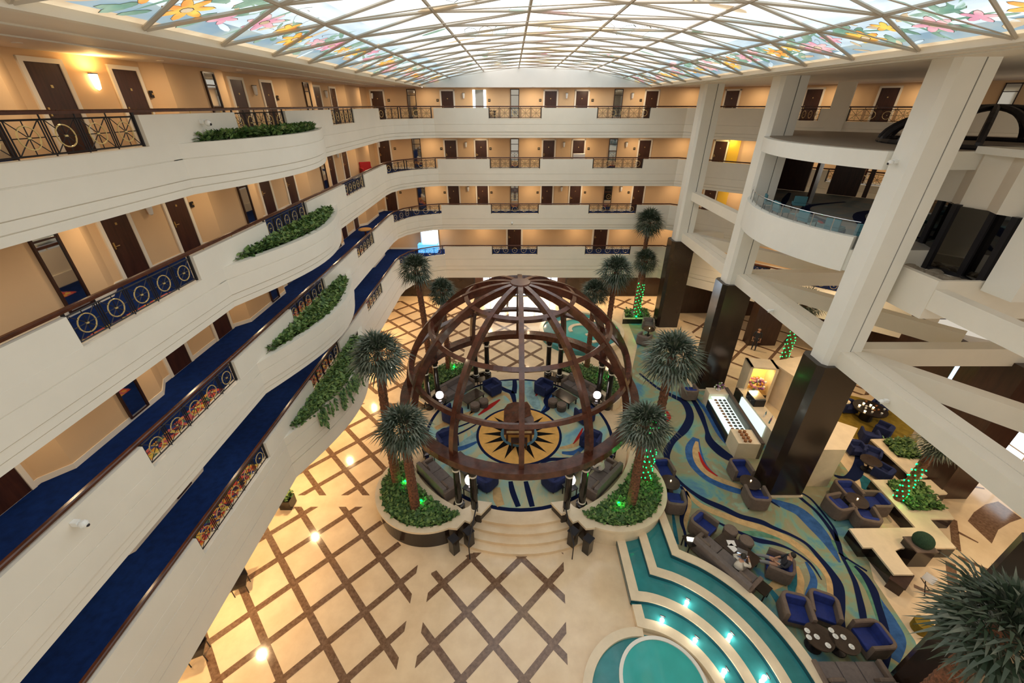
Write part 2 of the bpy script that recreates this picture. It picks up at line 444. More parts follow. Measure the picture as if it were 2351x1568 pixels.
# skylight
NODX = [-6.3, -4.35, -1.97, .47, 2.95, 5.4, 7.78, 9.75]
def skz(x):
    o = abs(x-1.73)/8.03; return 16.56+1.12*(1-o**2.3)
m = MB().mat('casing')
m.mat('glass_sand')
xs = []
for i in range(7):
    for k in range(4): xs.append(NODX[i]+(NODX[i+1]-NODX[i])*k/4)
xs.append(SXR)
SKR = random.Random(3)
def paint(x, y):
    o = min(x-SXL, SXR-x)
    if o < .22: return 'glass_sand'
    if o < .75: return 'glass_blue'
    if o < 2.6: return 'glass_pale'
    if o < 4.4: return 'glass_mid'
    if y > 24 and o < 6.5 and y < 28.5: return 'glass_mid'
    return 'glass_white'
yv = [-1.5+.9*i for i in range(41)]
yv = [y for y in yv if y < SYE]+[SYE]
xs2 = sorted(set([round(x, 3) for x in xs]+[SXL+.22, SXR-.22, SXL+.75, SXR-.75]))
def lin(x):   # straight facets between the bars
    for i in range(7):
        if NODX[i]-1e-6 <= x <= NODX[i+1]+1e-6:
            k = (x-NODX[i])/(NODX[i+1]-NODX[i]); return skz(NODX[i])*(1-k)+skz(NODX[i+1])*k
for i in range(len(xs2)-1):
    for j in range(len(yv)-1):
        x0, x1, y0, y1 = xs2[i], xs2[i+1], yv[j], yv[j+1]
        m.mat(paint((x0+x1)/2, (y0+y1)/2))
        m.face([(x0, y0, lin(x0)), (x0, y1, lin(x0)), (x1, y1, lin(x1)), (x1, y0, lin(x1))])
def blob(cx, cy, r, mt, n=8, sy=1, rot=0, dz=.012, outline=True):
    def P(k, rr):
        a = 2*PI*k/n; x = rr*math.cos(a); y = rr*sy*math.sin(a)
        X = cx+x*math.cos(rot)-y*math.sin(rot); Y = cy+x*math.sin(rot)+y*math.cos(rot)
        X = min(max(X, SXL+.05), SXR-.05); return X, Y
    if outline:
        m.mat('groove'); m.face([(*P(k, r+.018), lin(P(k, r+.018)[0])-dz+.004) for k in range(n)], rev=True)
    m.mat(mt); m.face([(*P(k, r), lin(P(k, r)[0])-dz) for k in range(n)], rev=True)
for side in (-1, 1):
    xe = SXL if side < 0 else SXR
    y = 5.0; c = 0
    while y < 33.5:
        for q in range(15):
            blob(xe-side*SKR.uniform(.35, 1.9), y+SKR.uniform(-1.0, 1.0), SKR.uniform(.16, .42), SKR.choice(['glass_green', 'glass_green', 'glass_sand', 'glass_pale']), 8, SKR.uniform(.18, .42), SKR.uniform(0, PI), .012)
        fx = xe-side*SKR.uniform(.8, 1.3); cc = ['glass_orange', 'glass_pink'][c % 2]
        for k in range(7): blob(fx+.24*math.cos(k*.9), y+.24*math.sin(k*.9), .22, cc, 8, .42, k*.9, .02)
        blob(fx, y, .1, 'glass_sand', 8, 1, 0, .028)
        fx = xe-side*SKR.uniform(.9, 1.6); yy = y+.95
        for k in range(5): blob(fx+.15*math.cos(k*1.25), yy+.15*math.sin(k*1.25), .15, ['glass_pink', 'glass_orange'][c % 2], 8, .5, k*1.25, .02)
        y += 1.9; c += 1
        for q in range(2):      # reeds
            x0 = xe-side*SKR.uniform(.5, 1.4)
            blob(x0-side*.4, y-1+SKR.uniform(-1, 1), .9, 'glass_green', 8, .05, SKR.uniform(-.4, .4)+(PI/2 if q else 0), .014, False)
# central medallions along the crown
for y0 in (11.5, 17.5, 23.5, 29.5):
    for r, cc in ((1.7, 'glass_cream'), (1.25, 'glass_pinkpale'), (.85, 'glass_cream'), (.4, 'glass_sand')):
        blob(1.73, y0, r, cc, 20, 1.0, 0, .012+(1.7-r)*.012, True)
    for sx in (-1, 1):
        for k, cc in enumerate(['glass_tealpale', 'glass_cream', 'glass_tealpale']):
            blob(1.73+sx*(2.1+.5*k), y0, .22, cc, 8, 5.0, 0, .02, True)
        blob(1.73+sx*1.4, y0+2.4, .5, 'glass_tealpale', 8, .5, sx*.6, .02); blob(1.73+sx*.5, y0+2.9, .5, 'glass_pinkpale', 8, .5, -sx*.6, .03)
        blob(1.73+sx*3.6, y0+1.5, .6, 'glass_sand', 8, .35, .3*sx, .02, False); blob(1.73+sx*4.2, y0-1.2, .5, 'glass_green', 8, .3, .5*sx, .02, False)
for xx, yy in ((1.73, 26.5), (-1, 25.5), (4.5, 25.5), (-3, 26.5), (6.2, 26.5), (-4.2, 24), (7.4, 24)):
    for q in range(5): blob(xx+SKR.uniform(-.9, .9), yy+SKR.uniform(-1, 1), SKR.uniform(.2, .5), SKR.choice(['glass_sand', 'glass_green', 'glass_pale', 'glass_pink']), 8, .4, SKR.uniform(0, 3), .03, False)
sk = thing('window_1', 'vaulted skylight of painted stained glass in a steel lattice', None, kind='structure')
m.build('glass_pane', sk, smooth='raw')
b = MB().mat('lattice')
for x in NODX[1:-1]: b.tube([(x, -1.5, skz(x)-.06), (x, SYE, skz(x)-.06)], .045, 6)
NY = 2.19
def ny(i, k): return 2.23+NY*k+(NY/2 if i % 2 else 0)
for i in range(7):
    for k in range(-2, 15):
        y0 = ny(i, k)
        for y1 in ((y0+NY/2), (y0-NY/2)):
            if max(y0, y1) > SYE or min(y0, y1) < -1.5: continue
            b.tube([(NODX[i], y0, skz(NODX[i])-.06), (NODX[i+1], y1, skz(NODX[i+1])-.06)], .038, 5)
for i in range(1, 6):
    for k in range(-1, 15):
        y0 = ny(i, k)
        if i+2 < 8 and 0 < y0 < SYE: b.tube([(NODX[i], y0, skz(NODX[i])-.05), (NODX[i+2], y0, skz(NODX[i+2])-.05)], .014, 4)
b.build('window_frame', sk)
e = MB().mat('glass_sand'); e = MB().mat('casing')
for x0, x1 in ((SXL-.12, SXL+.06), (SXR-.06, SXR+.12)): e.box(x0, -1.5, ZC-.04, x1, SYE, ZC+.16)
e.build('window_sill', sk)
m = MB().mat('plaster_white')
P = [(x, skz(x)) for x in [SXL+.001]+[NODX[i]+(NODX[i+1]-NODX[i])*k/3 for i in range(7) for k in range(3)]+[SXR]]
m.face([(SXL-.3, SYE-.04, ZC-.03)]+[(x, SYE-.04, z+.3) for x, z in P]+[(SXR+.3, SYE-.04, ZC-.03)])
m.build('wall_back_gable', label='shallow cream arched gable closing the skylight at the far end', kind='structure')
# outside walls that close the place off behind the camera and at the right
m = MB().mat('plaster'); m.box(-11.9, -1.9, 0, 30, -1.5, 5.0); m.box(29.5, -1.5, 0, 30, 22, 5.0); m.build('wall_front', label='cream wall behind the viewpoint', kind='structure')
# ================================================================== GROUND
def clip(poly, reg):     # Sutherland-Hodgman, reg convex and counter-clockwise
    out = poly
    for i in range(len(reg)):
        a = reg[i]; b = reg[(i+1) % len(reg)]; inp = out; out = []
        if not inp: return []
        side = lambda p: (b[0]-a[0])*(p[1]-a[1])-(b[1]-a[1])*(p[0]-a[0])
        for j in range(len(inp)):
            p = inp[j]; q = inp[(j+1) % len(inp)]; sp, sq = side(p), side(q)
            if sp >= 0: out.append(p)
            if sp*sq < 0:
                k = sp/(sp-sq); out.append((p[0]+k*(q[0]-p[0]), p[1]+k*(q[1]-p[1])))
    return out
fl = MB().mat('cream_marble')
fl.face([(-11.6, -1.9, 0), (30, -1.9, 0), (30, 37, 0), (-11.6, 37, 0)])
fl.mat('emperador')
def lattice(ux, uy, px_, py_, region, w=.118, z=.004):
    # diagonal strips: lines (x-ux)/px +- (y-uy)/py = integer
    for sgn, dz in ((1, 0), (-1, .0015)):
        L = math.hypot(1/px_, 1/py_)
        for k in range(-40, 41):
            nx, ny_ = 1/px_/L, sgn/py_/L
            c = k/L+(ux*nx+uy*ny_)
            t = (-ny_, nx); p0 = (nx*c, ny_*c)
            q = [(p0[0]+t[0]*s+nx*e, p0[1]+t[1]*s+ny_*e) for s, e in ((-60, -w), (60, -w), (60, w), (-60, w))]
            r = clip(q, region)
            if len(r) > 2: fl.face([(x, y, z+dz) for x, y in r])
lattice(-9.06, 8, 1.96, 2.0, [(-11.2, -1.5), (-3.62, -1.5), (-3.62, 9.7), (-6.3, 12.38), (-11.2, 12.38)])
lattice(.37, 8, 1.95, 2.0, [(-3.05, -1.5), (1.2, -1.5), (1.7, 5.6), (2.1, 6.5), (3.1, 7.55), (3.73, 8.4), (3.73, 9.3), (2.39, 10.22), (-1.57, 10.22), (-3.05, 9.4)])
lattice(-9.06, 13.5, 1.96, 2.0, [(-11.2, 13.0), (-6.1, 13.0), (-5.6, 14.2), (-5.9, 19.7), (-11.2, 19.7)])
lattice(-9.06, 13.5, 1.96, 2.0, [(-11.2, 20.6), (-6.0, 20.6), (-3.4, 23.0), (-3.4, 34.5), (-11.2, 34.5)])
lattice(.37, 24.3, 1.95, 2.0, [(-3.0, 23.0), (2.2, 23.0), (3.8, 24.2), (2.2, 27.5), (2.2, 33.0), (-3.0, 33.0)])
lattice(.37, 24.3, 1.95, 2.0, [(8.9, 32.2), (12.6, 32.2), (12.6, 35), (8.9, 35)])
lattice(15, 24.3, 2.6, 2.6, [(14.0, 20.5), (22, 20.5), (22, 31), (14.0, 31)], w=.1)
for L in ([(2188, 1192, 14), (2196, 1262, 16)], [(2182, 1292, 18), (2192, 1372, 20)], [(2200, 1278, 9), (2275, 1312, 9)], [(2098, 1345, 10), (2178, 1382, 10)], [(2200, 1222, 8), (2246, 1246, 4)], [(2000, 900, 6), (1950, 880, 6)], [(2225, 1115, 8), (2260, 1122, 4)]):
    fl.ribbon([(*at(a, b, 0)[:2], wpx(a, b, c_)) for a, b, c_ in L], .004)
fl.face([at(a, b, .004) for a, b in ((2277, 1248), (2222, 1196), (2236, 1176), (2262, 1158), (2292, 1151), (2346, 1190), (2318, 1200), (2292, 1216))])
fl.build('floor', label='polished cream marble lobby floor with dark brown diagonal lattice', kind='structure')
# ground walls
m = MB().mat('plaster'); m.box(-11.9, -1.9, 0, -11.0, 36, 3.2); m.build('wall_left_ground', label='cream lobby wall under the left galleries', kind='structure')
m = MB().mat('brown_panel'); m.box(-11.0, 35.6, 0, -3.4, 36, 3.2); m.box(4.9, 35.6, 0, 30, 36, 3.2)
m.build('wall_back_ground', label='dark brown panelled lobby wall under the far galleries', kind='structure')
w2 = thing('window_2', 'bright glazed entrance under the far gallery', None, kind='structure')
m = MB().mat('daylight_glass'); m.box(-2.6, 35.7, .02, 4.1, 35.74, 2.3); m.build('glass_pane', w2)
m = MB().mat('dark_wood'); m.box(-3.4, 35.6, 2.3, 4.9, 36, 3.2); m.box(-3.4, 35.6, 0, -2.6, 36, 2.3); m.box(4.1, 35.6, 0, 4.9, 36, 2.3); m.build('surround', w2)
m = MB().mat('iron')
for x in [-3.4+i*1.3833 for i in range(7)]: m.box(x-.05, 35.55, 0, x+.05, 35.7, 3.1)
m.box(-3.4, 35.55, 2.2, 4.9, 35.7, 2.3); m.box(-3.4, 35.55, 0, 4.9, 35.7, .1)
m.build('window_frame', w2)
area((.75, 35.3, 1.6), 6, 260, (.80, .9, 1), (PI/2+.5, 0, 0), 'entrance_daylight', sy=2.0)
# ------------------------------------------------------------------ dome platform
DX, DY = .35, 16.5
pl = MB().mat('cream_marble')
for r, z in ((6.45, .15), (6.13, .30), (5.8, .45)):
    pl.cyl(DX, DY, 0, z, r, 72)
pl.cyl(DX, DY, 0, .6, 5.47, 72)
pl.build('platform', label='round cream marble platform with curved steps', kind='structure')
def P2(px, py, w, z): p = at(px, py, z); return (p[0], p[1], wpx(px, py, w, z))
def smooth_line(L, n=5):
    out = []
    for i in range(len(L)-1):
        p0 = L[max(i-1, 0)]; p1 = L[i]; p2 = L[i+1]; p3 = L[min(i+2, len(L)-1)]
        for k in range(n):
            t = k/n
            out.append(tuple(.5*((2*p1[a])+(-p0[a]+p2[a])*t+(2*p0[a]-5*p1[a]+4*p2[a]-p3[a])*t*t+(-p0[a]+3*p1[a]-3*p2[a]+p3[a])*t**3) for a in range(3)))
    out.append(L[-1]); return [(a, b, max(c, .01)) for a, b, c in out]
def curves(m, mt, lines, z, lift):
    m.mat(mt)
    for L in lines: m.ribbon(smooth_line([P2(a, b, c, z) for a, b, c in L]), z+lift)
c = MB().mat('navy'); c.cyl(DX, DY, .6, .612, 4.85, 64)
c.mat('dome_carpet'); c.cyl(DX, DY, .6, .620, 4.68, 64)
zc = .6
curves(c, 'sand', [[(1075, 960, 6), (1098, 935, 14), (1130, 912, 16), (1160, 905, 12), (1176, 925, 4)], [(1285, 1030, 8), (1320, 1022, 14), (1345, 1000, 14), (1350, 975, 6)], [(1140, 1120, 16), (1143, 1145, 22), (1150, 1162, 18)], [(1000, 985, 12), (1040, 965, 16), (1085, 945, 8)], [(1010, 1010, 8), (1022, 995, 12), (1030, 985, 6)]], zc, .022)
curves(c, 'carpet_light', [[(1140, 880, 18), (1165, 882, 22), (1180, 880, 10)], [(1210, 890, 22), (1225, 920, 26), (1235, 940, 14)], [(1045, 1030, 14), (1080, 1010, 20), (1100, 990, 10)], [(1275, 930, 14), (1290, 950, 22), (1310, 960, 14)]], zc, .024)
curves(c, 'carpet_royal', [[(1000, 1005, 5), (1030, 985, 14), (1050, 980, 8)], [(1240, 955, 8), (1262, 925, 16), (1268, 900, 8)], [(1020, 1035, 8), (1060, 1030, 14), (1095, 1015, 6)], [(1290, 1040, 8), (1320, 1040, 14), (1345, 1022, 8)]], zc, .026)
curves(c, 'navy', [[(1118, 888, 6), (1135, 884, 8), (1160, 896, 12), (1176, 904, 12), (1183, 930, 8), (1190, 938, 6)], [(1181, 872, 9), (1182, 886, 11), (1180, 904, 12)], [(1240, 950, 7), (1258, 938, 10), (1253, 921, 11), (1262, 905, 9), (1278, 890, 9)],
    [(1095, 974, 4), (1067, 990, 5), (1035, 1004, 6), (1015, 1008, 9), (1008, 1000, 10), (1018, 988, 12), (1032, 984, 5)], [(1085, 968, 4), (1060, 978, 5), (1036, 986, 4)], [(1240, 1066, 4), (1262, 1056, 10), (1285, 1055, 9), (1310, 1052, 3)],
    [(1172, 1106, 10), (1177, 1130, 13), (1190, 1164, 12)], [(1207, 1106, 10), (1213, 1130, 13), (1222, 1164, 12)]], zc, .028)
curves(c, 'carpet_red', [[(1098, 954, 3), (1112, 944, 9), (1128, 932, 12), (1148, 918, 4)], [(1232, 878, 5), (1237, 896, 7), (1230, 910, 3)], [(1316, 1020, 2), (1328, 1004, 7), (1338, 984, 3)], [(1262, 1128, 3), (1275, 1110, 8), (1286, 1096, 6)]], zc, .030)
CX_, CY_ = .36, 16.35
c.mat('navy'); c.cyl(CX_, CY_, .62, .634, 2.2, 56)
c.mat('compass_gold'); c.cyl(CX_, CY_, .62, .638, 2.07, 56)
c.mat('carpet_black')
for k in range(16):
    a = 2*PI*k/16; w = .125
    tip = 1.9
    c.face([(CX_+.9*math.cos(a-w*1.55), CY_+.9*math.sin(a-w*1.55), .642), (CX_+tip*math.cos(a), CY_+tip*math.sin(a), .642), (CX_+.9*math.cos(a+w*1.55), CY_+.9*math.sin(a+w*1.55), .642)])
c.mat('compass_blue'); c.cyl(CX_, CY_, .62, .645, .95, 40)
c.mat('compass_gold'); c.cyl(CX_, CY_, .62, .648, .78, 40)
tag(c.build('carpet'), 'round blue and sand swirl carpet with a gold compass rose under the dome', 'carpet')
# ------------------------------------------------------------------ dome
def dome():
    t = thing('dome_pergola', 'large open dome of curved dark red wood ribs over the seating', 'dome', (DX, DY, .6))
    R, ZR = 5.4, 2.9   # ring centre height above the platform
    def arcrib(m, az, e0, e1, r, w, d, n=18):
        rows = []
        for i in range(n+1):
            e = math.radians(e0+(e1-e0)*i/n)
            for_ = []
            for rr, s in ((r-d, -1), (r, -1), (r, 1), (r-d, 1)):
                x = rr*math.cos(e); z = ZR+rr*math.sin(e); y = s*w/2
                for_.append((x*math.cos(az)-y*math.sin(az), x*math.sin(az)+y*math.cos(az), z))
            rows.append(for_)
        m.grid(rows, closed=True, cap=True)
    for k in range(12):
        m = MB().mat('dome_wood'); arcrib(m, -PI/2+k*PI/6, 0, 86.5, R, .2, .3); m.build('rib', t)
    for e in (20.5, 42.5, 64.5):
        m = MB().mat('dome_wood'); er = math.radians(e); r = R*math.cos(er); z = ZR+R*math.sin(er)
        nr, nz = math.cos(er), math.sin(er)
        rows = []
        for k in range(73):
            a = 2*PI*k/72
            rows.append([((r-.02+q*nr-s*nz)*math.cos(a), (r-.02+q*nr-s*nz)*math.sin(a), z-.03+q*nz+s*nr) for q, s in ((-.2, -.09), (0, -.09), (0, .09), (-.2, .09))])
        m.grid(rows, closed=True); m.build('hoop', t)
    m = MB().mat('dome_wood'); 
    m.grid([[(r*math.cos(2*PI*k/72), r*math.sin(2*PI*k/72), z) for r, z in ((R-.28, ZR-.2), (R+.22, ZR-.2), (R+.22, ZR+.12), (R-.28, ZR+.12))] for k in range(73)], closed=True)
    m.build('ring_beam', t)
    m = MB().mat('dome_wood'); m.cyl(0, 0, ZR+R-.3, ZR+R+.02, .55, 32, .42); m.build('hub', t)
    for a in (20.5, 28.5, -20.5, -28.5, 112, 121, -112, -121, 151.5, 159.5, -151.5, -159.5):
        ar = math.radians(a-90); x, y = (R-.05)*math.cos(ar), (R-.05)*math.sin(ar)
        m = MB().mat('dark_stone'); m.lathe(x, y, [(.001, 0), (.24, 0), (.24, .35), (.15, .38), (.14, ZR-.45), (.2, ZR-.4), (.2, ZR-.2), (.001, ZR-.2)], 16)
        p = m.build('post', t)
        for z in (.42, ZR-.62):
            m = MB().mat('casing'); m.lathe(x, y, [(.15, z), (.165, z+.01), (.165, z+.07), (.15, z+.08)], 16); m.build('collar', p)
    return t
dome()
# ------------------------------------------------------------------ planters round the dome
def leaves(m, inside, bbox, z, n, size, mts=('leaf', 'leaf_dark'), spread=.22, rnd=random.Random(5)):
    k = 0
    while k < n:
        x = rnd.uniform(bbox[0], bbox[2]); y = rnd.uniform(bbox[1], bbox[3])
        if not inside(x, y): continue
        k += 1; m.mat(rnd.choice(mts)); zz = z+rnd.uniform(0, spread)
        a = rnd.uniform(0, 2*PI); t = rnd.uniform(-.2, 1.0); L = size*rnd.uniform(.7, 1.3); w = L*.38
        d = Vector((math.cos(a)*math.cos(t), math.sin(a)*math.cos(t), math.sin(t))); s = Vector((-math.sin(a), math.cos(a), 0))*w
        p = Vector((x, y, zz))
        m.face([p, p+d*L*.5+s, p+d*L, p+d*L*.5-s])
def lens(cx, cy, r, rin=5.6):
    """planter outline: outer circle minus the platform circle; both sides run corner to corner"""
    dd = math.hypot(cx-DX, cy-DY); a0 = math.atan2(cy-DY, cx-DX)
    # the two corners
    h = (rin*rin-r*r+dd*dd)/(2*dd); b = math.acos(h/rin); g = math.acos((r*r+dd*dd-rin*rin)/(2*r*dd))
    N = 48
    outer = [(cx+r*math.cos(a0+PI-g-(2*PI-2*g)*(-1)*0+t), cy+r*math.sin(a0+PI-g+t)) for t in [0]]
    outer = []; inner = []
    for i in range(N+1):
        t = a0-PI+g+(2*PI-2*g)*i/N; outer.append((cx+r*math.cos(t), cy+r*math.sin(t)))
        t = a0-b*(1-2*i/N) if True else 0; inner.append((DX+rin*math.cos(t), DY+rin*math.sin(t)))
    if math.hypot(outer[0][0]-inner[0][0], outer[0][1]-inner[0][1]) > .3: inner = inner[::-1]
    return outer, inner
def planter(cx, cy, r, wall, label, flabel, group, h=1.0):
    o, n_ = lens(cx, cy, r); poly = o+n_[::-1][1:-1]
    t = thing('planter', label, 'planter')
    o1, n1 = lens(cx, cy, r-.05, 5.65)
    m = MB().mat(wall); m.grid([[(x, y, 0) for x, y in o1], [(x, y, h-.1) for x, y in o1], [(x, y, h-.1) for x, y in n1], [(x, y, 0) for x, y in n1]]); m.build('wall', t)
    m = MB().mat('cream_stone'); o2, n2 = lens(cx, cy, r+.03, 5.57); o3, n3 = lens(cx, cy, r-.24, 5.84)
    for A_, B_ in ((o2, o3), (n2, n3)): m.grid([[(x, y, h-.1) for x, y in A_], [(x, y, h) for x, y in A_], [(x, y, h) for x, y in B_], [(x, y, h-.1) for x, y in B_]])
    for e in (0, -1): m.face([(*o2[e], h), (*o3[e], h), (*n3[e], h), (*n2[e], h)]); m.face([(*o2[e], h-.1), (*o3[e], h-.1), (*n3[e], h-.1), (*n2[e], h-.1)])
    m.build('rim', t)
    m = MB().mat('soil'); m.grid([[(x, y, h-.03) for x, y in o3], [(x, y, h-.03) for x, y in n3]]); m.build('soil', t)
    def inside(x, y): return math.hypot(x-cx, y-cy) < r-.25 and math.hypot(x-DX, y-DY) > 5.88
    m = MB(); leaves(m, inside, (cx-r, cy-r, cx+r, cy+r), h-.1, 3800, .15)
    tag(m.build('ground_cover', smooth='raw'), flabel, 'foliage', kind='stuff')
    return inside
planter(-3.5, 12.75, 2.35, 'brown_panel', 'curved planter with dark brown side left of the front steps', 'low green plants filling the planter left of the front steps', 'p')
planter(4.25, 12.85, 2.4, 'cream_stone', 'curved cream planter between the front steps and the pools', 'low green plants filling the planter between steps and pools', 'p')
planter(-3.5, 20.3, 2.3, 'brown_panel', 'curved planter behind the dome on its left', 'low green plants behind the dome on its left', 'p')
planter(4.2, 20.2, 2.3, 'cream_stone', 'curved planter behind the dome on its right', 'low green plants behind the dome on its right', 'p')
# stepped cream blocks beside the steps
for sx, nm in ((-1, 'left'), (1, 'right')):
    t = thing('plinth', 'zigzag cream stone plinth on the %s of the front steps' % nm, 'plinth')
    pts = [at(1197+sx*(1197-a), b, 1.0)[:2] for a, b in ((1030, 1166), (1048, 1160), (1062, 1170), (1075, 1165), (1090, 1150), (1127, 1155), (1103, 1180), (1093, 1178), (1078, 1198), (1067, 1194), (1050, 1212), (1030, 1210))]
    m = MB().mat('brown_panel'); m.prism(pts, 0, .9); m.build('base', t)
    m = MB().mat('cream_stone'); c0 = (sum(p[0] for p in pts)/len(pts), sum(p[1] for p in pts)/len(pts))
    m.prism([(c0[0]+(x-c0[0])*1.05, c0[1]+(y-c0[1])*1.05) for x, y in pts], .9, 1.012); m.build('cap', t)
def mk_bollard():
    t = thing('bollard', None, 'bollard'); m = MB().mat('dark_stone')
    m.obox((0, 0, .38), (.3, .3, .76), PI/4); m.build('shaft', t)
    m = MB().mat('iron'); m.obox((0, 0, .79), (.34, .34, .06), PI/4); m.build('cap', t); return t
bollard = Maker(mk_bollard)
for sx, nm in ((-1, 'left'), (1, 'right')):
    bollard((DX+sx*2.62, 10.28, 0), 0, 'square black bollard on the %s of the steps, outer of the pair' % nm, 'bollards by the steps')
    bollard((DX+sx*2.05, 10.5, .15), 0, 'square black bollard on the %s of the steps, inner of the pair' % nm, 'bollards by the steps')
    h = thing('handrail', 'thin black handrail on the %s side of the front steps' % nm, 'handrail')
    m = MB().mat('iron'); x = DX+sx*1.75; m.tube([(x, 11.4, 1.5), (x+sx*.25, 9.9, .9)], .03, 8); m.build('rail', h)
    for yy, z0, z1 in ((11.35, .6, 1.48), (9.95, .0, .92)):
        m = MB().mat('iron'); xx = x+sx*.25*(11.4-yy)/1.5; m.cyl(xx, yy, z0, z1, .022, 8); m.build('post', h)
# ------------------------------------------------------------------ cascade pools
QX, QY = 4.15, 5.35
def rimpath(r0, xleg, ytop):
    # up the straight leg then clockwise round the arc
    a0 = math.degrees(math.acos((xleg-QX)/r0)); yc = QY+r0*math.sin(math.radians(a0))
    return [(xleg, ytop)]+[(xleg, yc)]+arc(QX, QY, r0, a0-11, -70, 44)
pools = thing('cascade_pool', 'curved stepped fountain pools of teal water with cream stone rims', 'pool')
RIMS = [(4.85, 6.08, 12.1, .55), (3.87, 5.06, 11.6, .45), (2.88, 4.17, 11.0, .35)]
for r, xl, yt, h in RIMS:
    m = MB().mat('cream_stone'); m.sweep(rimpath(r, xl, yt), [(0, 0), (0, h), (.33, h), (.33, 0)]); m.build('rim', pools)
m = MB().mat('cream_stone'); pth = [(4.12, 8.25), (4.12, 7.5)]+arc(QX, QY, 2.0, 78, -70, 30)
m.sweep([(4.185, 8.12), (4.185, 7.42)]+arc(QX, QY, 2.02, 80, -70, 30), [(0, 0), (0, .26), (.32, .26), (.32, 0)]); m.build('rim', pools)
m = MB().mat('cream_stone'); m.sweep(arc(QX, QY, 1.82, 84, 290, 50), [(-.26, 0), (-.26, .2), (.02, .2), (.02, 0)]); m.build('rim', pools)
wat = [(0, 1, .34), (1, 2, .26), ]
for (r, xl, yt, h), zw in zip(RIMS, (.34, .26, .17)):
    m = MB().mat('pool_tile'); m.sweep(rimpath(r, xl, yt), [(-.015, zw-.1), (-.015, h-.05), (.0, h-.05), (.0, zw-.1)]); m.build('lining', pools)
for i, j, z in wat:
    a = rimpath(RIMS[i][0], RIMS[i][1], RIMS[i][2]); b = rimpath(RIMS[j][0]+.05, RIMS[j][1]+.1, RIMS[i][2])
    m = MB().mat('water'); m.grid([[(*a[k], z) for k in range(len(a))], [(*b[k], z) for k in range(len(b))]]); m.build('water', pools)
a = rimpath(2.88, 4.17, 8.3); b = [(4.3, 7.4)]*2+arc(QX, QY, 2.2, 84, -70, 44)
m = MB().mat('water'); m.grid([[(*a[k], .17) for k in range(len(a))], [(*b[k], .17) for k in range(len(a))]]); m.build('water', pools)
m = MB().mat('water'); m.cyl(QX, QY, 0, .10, 1.9, 56); m.build('water', pools)
m = MB().mat('water_light'); m.cyl(4.6, 5.85, .05, .13, 1.22, 48); m.build('water', pools)
m = MB().mat('plaster_white'); m.sweep(arc(4.6, 5.85, 1.28, 0, 354, 59), [(-.05, .02), (-.05, .17), (.06, .17), (.06, .02)], closed=True); m.build('inner_rim', pools)
def mk_plight():
    t = thing('pool_light', None, 'lamp'); m = MB().mat('pool_bulb'); m.lathe(0, 0, [(.001, 0), (.07, 0), (.07, .03), (.001, .05)], 12); m.build('lens', t)
    m = MB().mat('iron'); m.obox((0, .1, .07), (.16, .03, .05)); m.build('hood', t); return t
plight = Maker(mk_plight)
PLL = [(1577, 1383, .28, 'topmost in the middle basin'), (1520, 1424, .19, 'topmost in the inner basin'), (1676, 1460, .28, 'second down in the middle basin'), (1596, 1470, .19, 'second down in the inner basin'), (1663, 1541, .19, 'third down in the inner basin'), (1755, 1556, .28, 'lowest in the middle basin')]
for px, py, z, w in PLL:
    p = at(px, py, z+.02); a = math.atan2(p[1]-QY, p[0]-QX)
    plight((p[0], p[1], z+.02), a-PI/2, 'small bright white pool light, '+w, 'pool lights')
    l = bpy.data.lights.new('pool_glow', 'POINT'); l.energy = 4.5; l.color = (1, .95, .8); l.shadow_soft_size = .08
    o = bpy.data.objects.new('pool_glow', l); COL.objects.link(o); o.location = (p[0], p[1], z+.22)
# pool behind the dome on the right
t = thing('cascade_pool', 'curved teal pools with cream rims behind the dome', 'pool')
for r, h in ((3.2, .5), (2.1, .46), (1.0, .46)):
    m = MB().mat('cream_stone'); m.sweep(arc(5.3, 28.2, r, -75, 200, 50), [(0, 0), (0, h), (.28, h), (.28, 0)]); m.build('rim', t)
m = MB().mat('water'); m.cyl(5.3, 28.2, 0, .36, 3.15, 48); m.build('water', t)
m = MB().mat('water_light'); m.cyl(5.3, 28.2, .36, .38, 2.1, 48); m.build('water', t)
# ------------------------------------------------------------------ columns and right wing
for k, y0 in enumerate((29.3, 21.1, 13.05, 5.0)):
    nm = ['farthest from the camera', 'behind the cafe counter', 'between cafe counter and round table', 'nearest the camera'][k]
    t = thing('column_%d' % (k+1), 'tall column, cream above and dark polished panels below, '+nm, 'column', kind='structure'); t.name = 'column'
    m = MB().mat('plaster_white')
    x0, x1, ya, yb = 11.6, 12.75, y0, y0+.95; c = .14
    m.prism([(x0+c, ya), (x1-.42, ya), (x1-.42, ya+.06), (x1-.38, ya+.06), (x1-.38, ya), (x1, ya), (x1, yb), (x0+c, yb), (x0, yb-c), (x0, ya+c)], 6.95, ZC)
    m.mat('iron'); m.box(x1-.43, ya+.03, 6.96, x1-.37, ya+.07, ZC)
    m.build('shaft', t)
    m = MB().mat('brown_panel'); m.prism([(11.38+.2, ya-.15), (13.0, ya-.15), (13.0, yb+.15), (11.38+.2, yb+.15), (11.38, yb-.05), (11.38, ya+.05)], .12, 6.95); m.build('panelling', t)
    m = MB().mat('cream_stone'); m.box(11.33, ya-.2, 0, 13.05, yb+.2, .12); m.build('base', t)
m = MB().mat('plaster')
def beam(x0, y0, x1, y1, za, zb, w):
    d = Vector((x1-x0, y1-y0, 0)); L = d.length; a = math.atan2(d.y, d.x)
    m.obox(((x0+x1)/2, (y0+y1)/2, (za+zb)/2), (L, w, zb-za), a)
for ya, yb in ((5.95, 13.05), (14.0, 21.1), (22.05, 29.3)):
    m.box(12.0, ya, 6.95, 12.42, yb, 7.55); m.box(12.46, ya, 6.95, 12.95, yb, 7.55); m.box(12.42, ya, 6.95, 12.46, yb, 7.5)
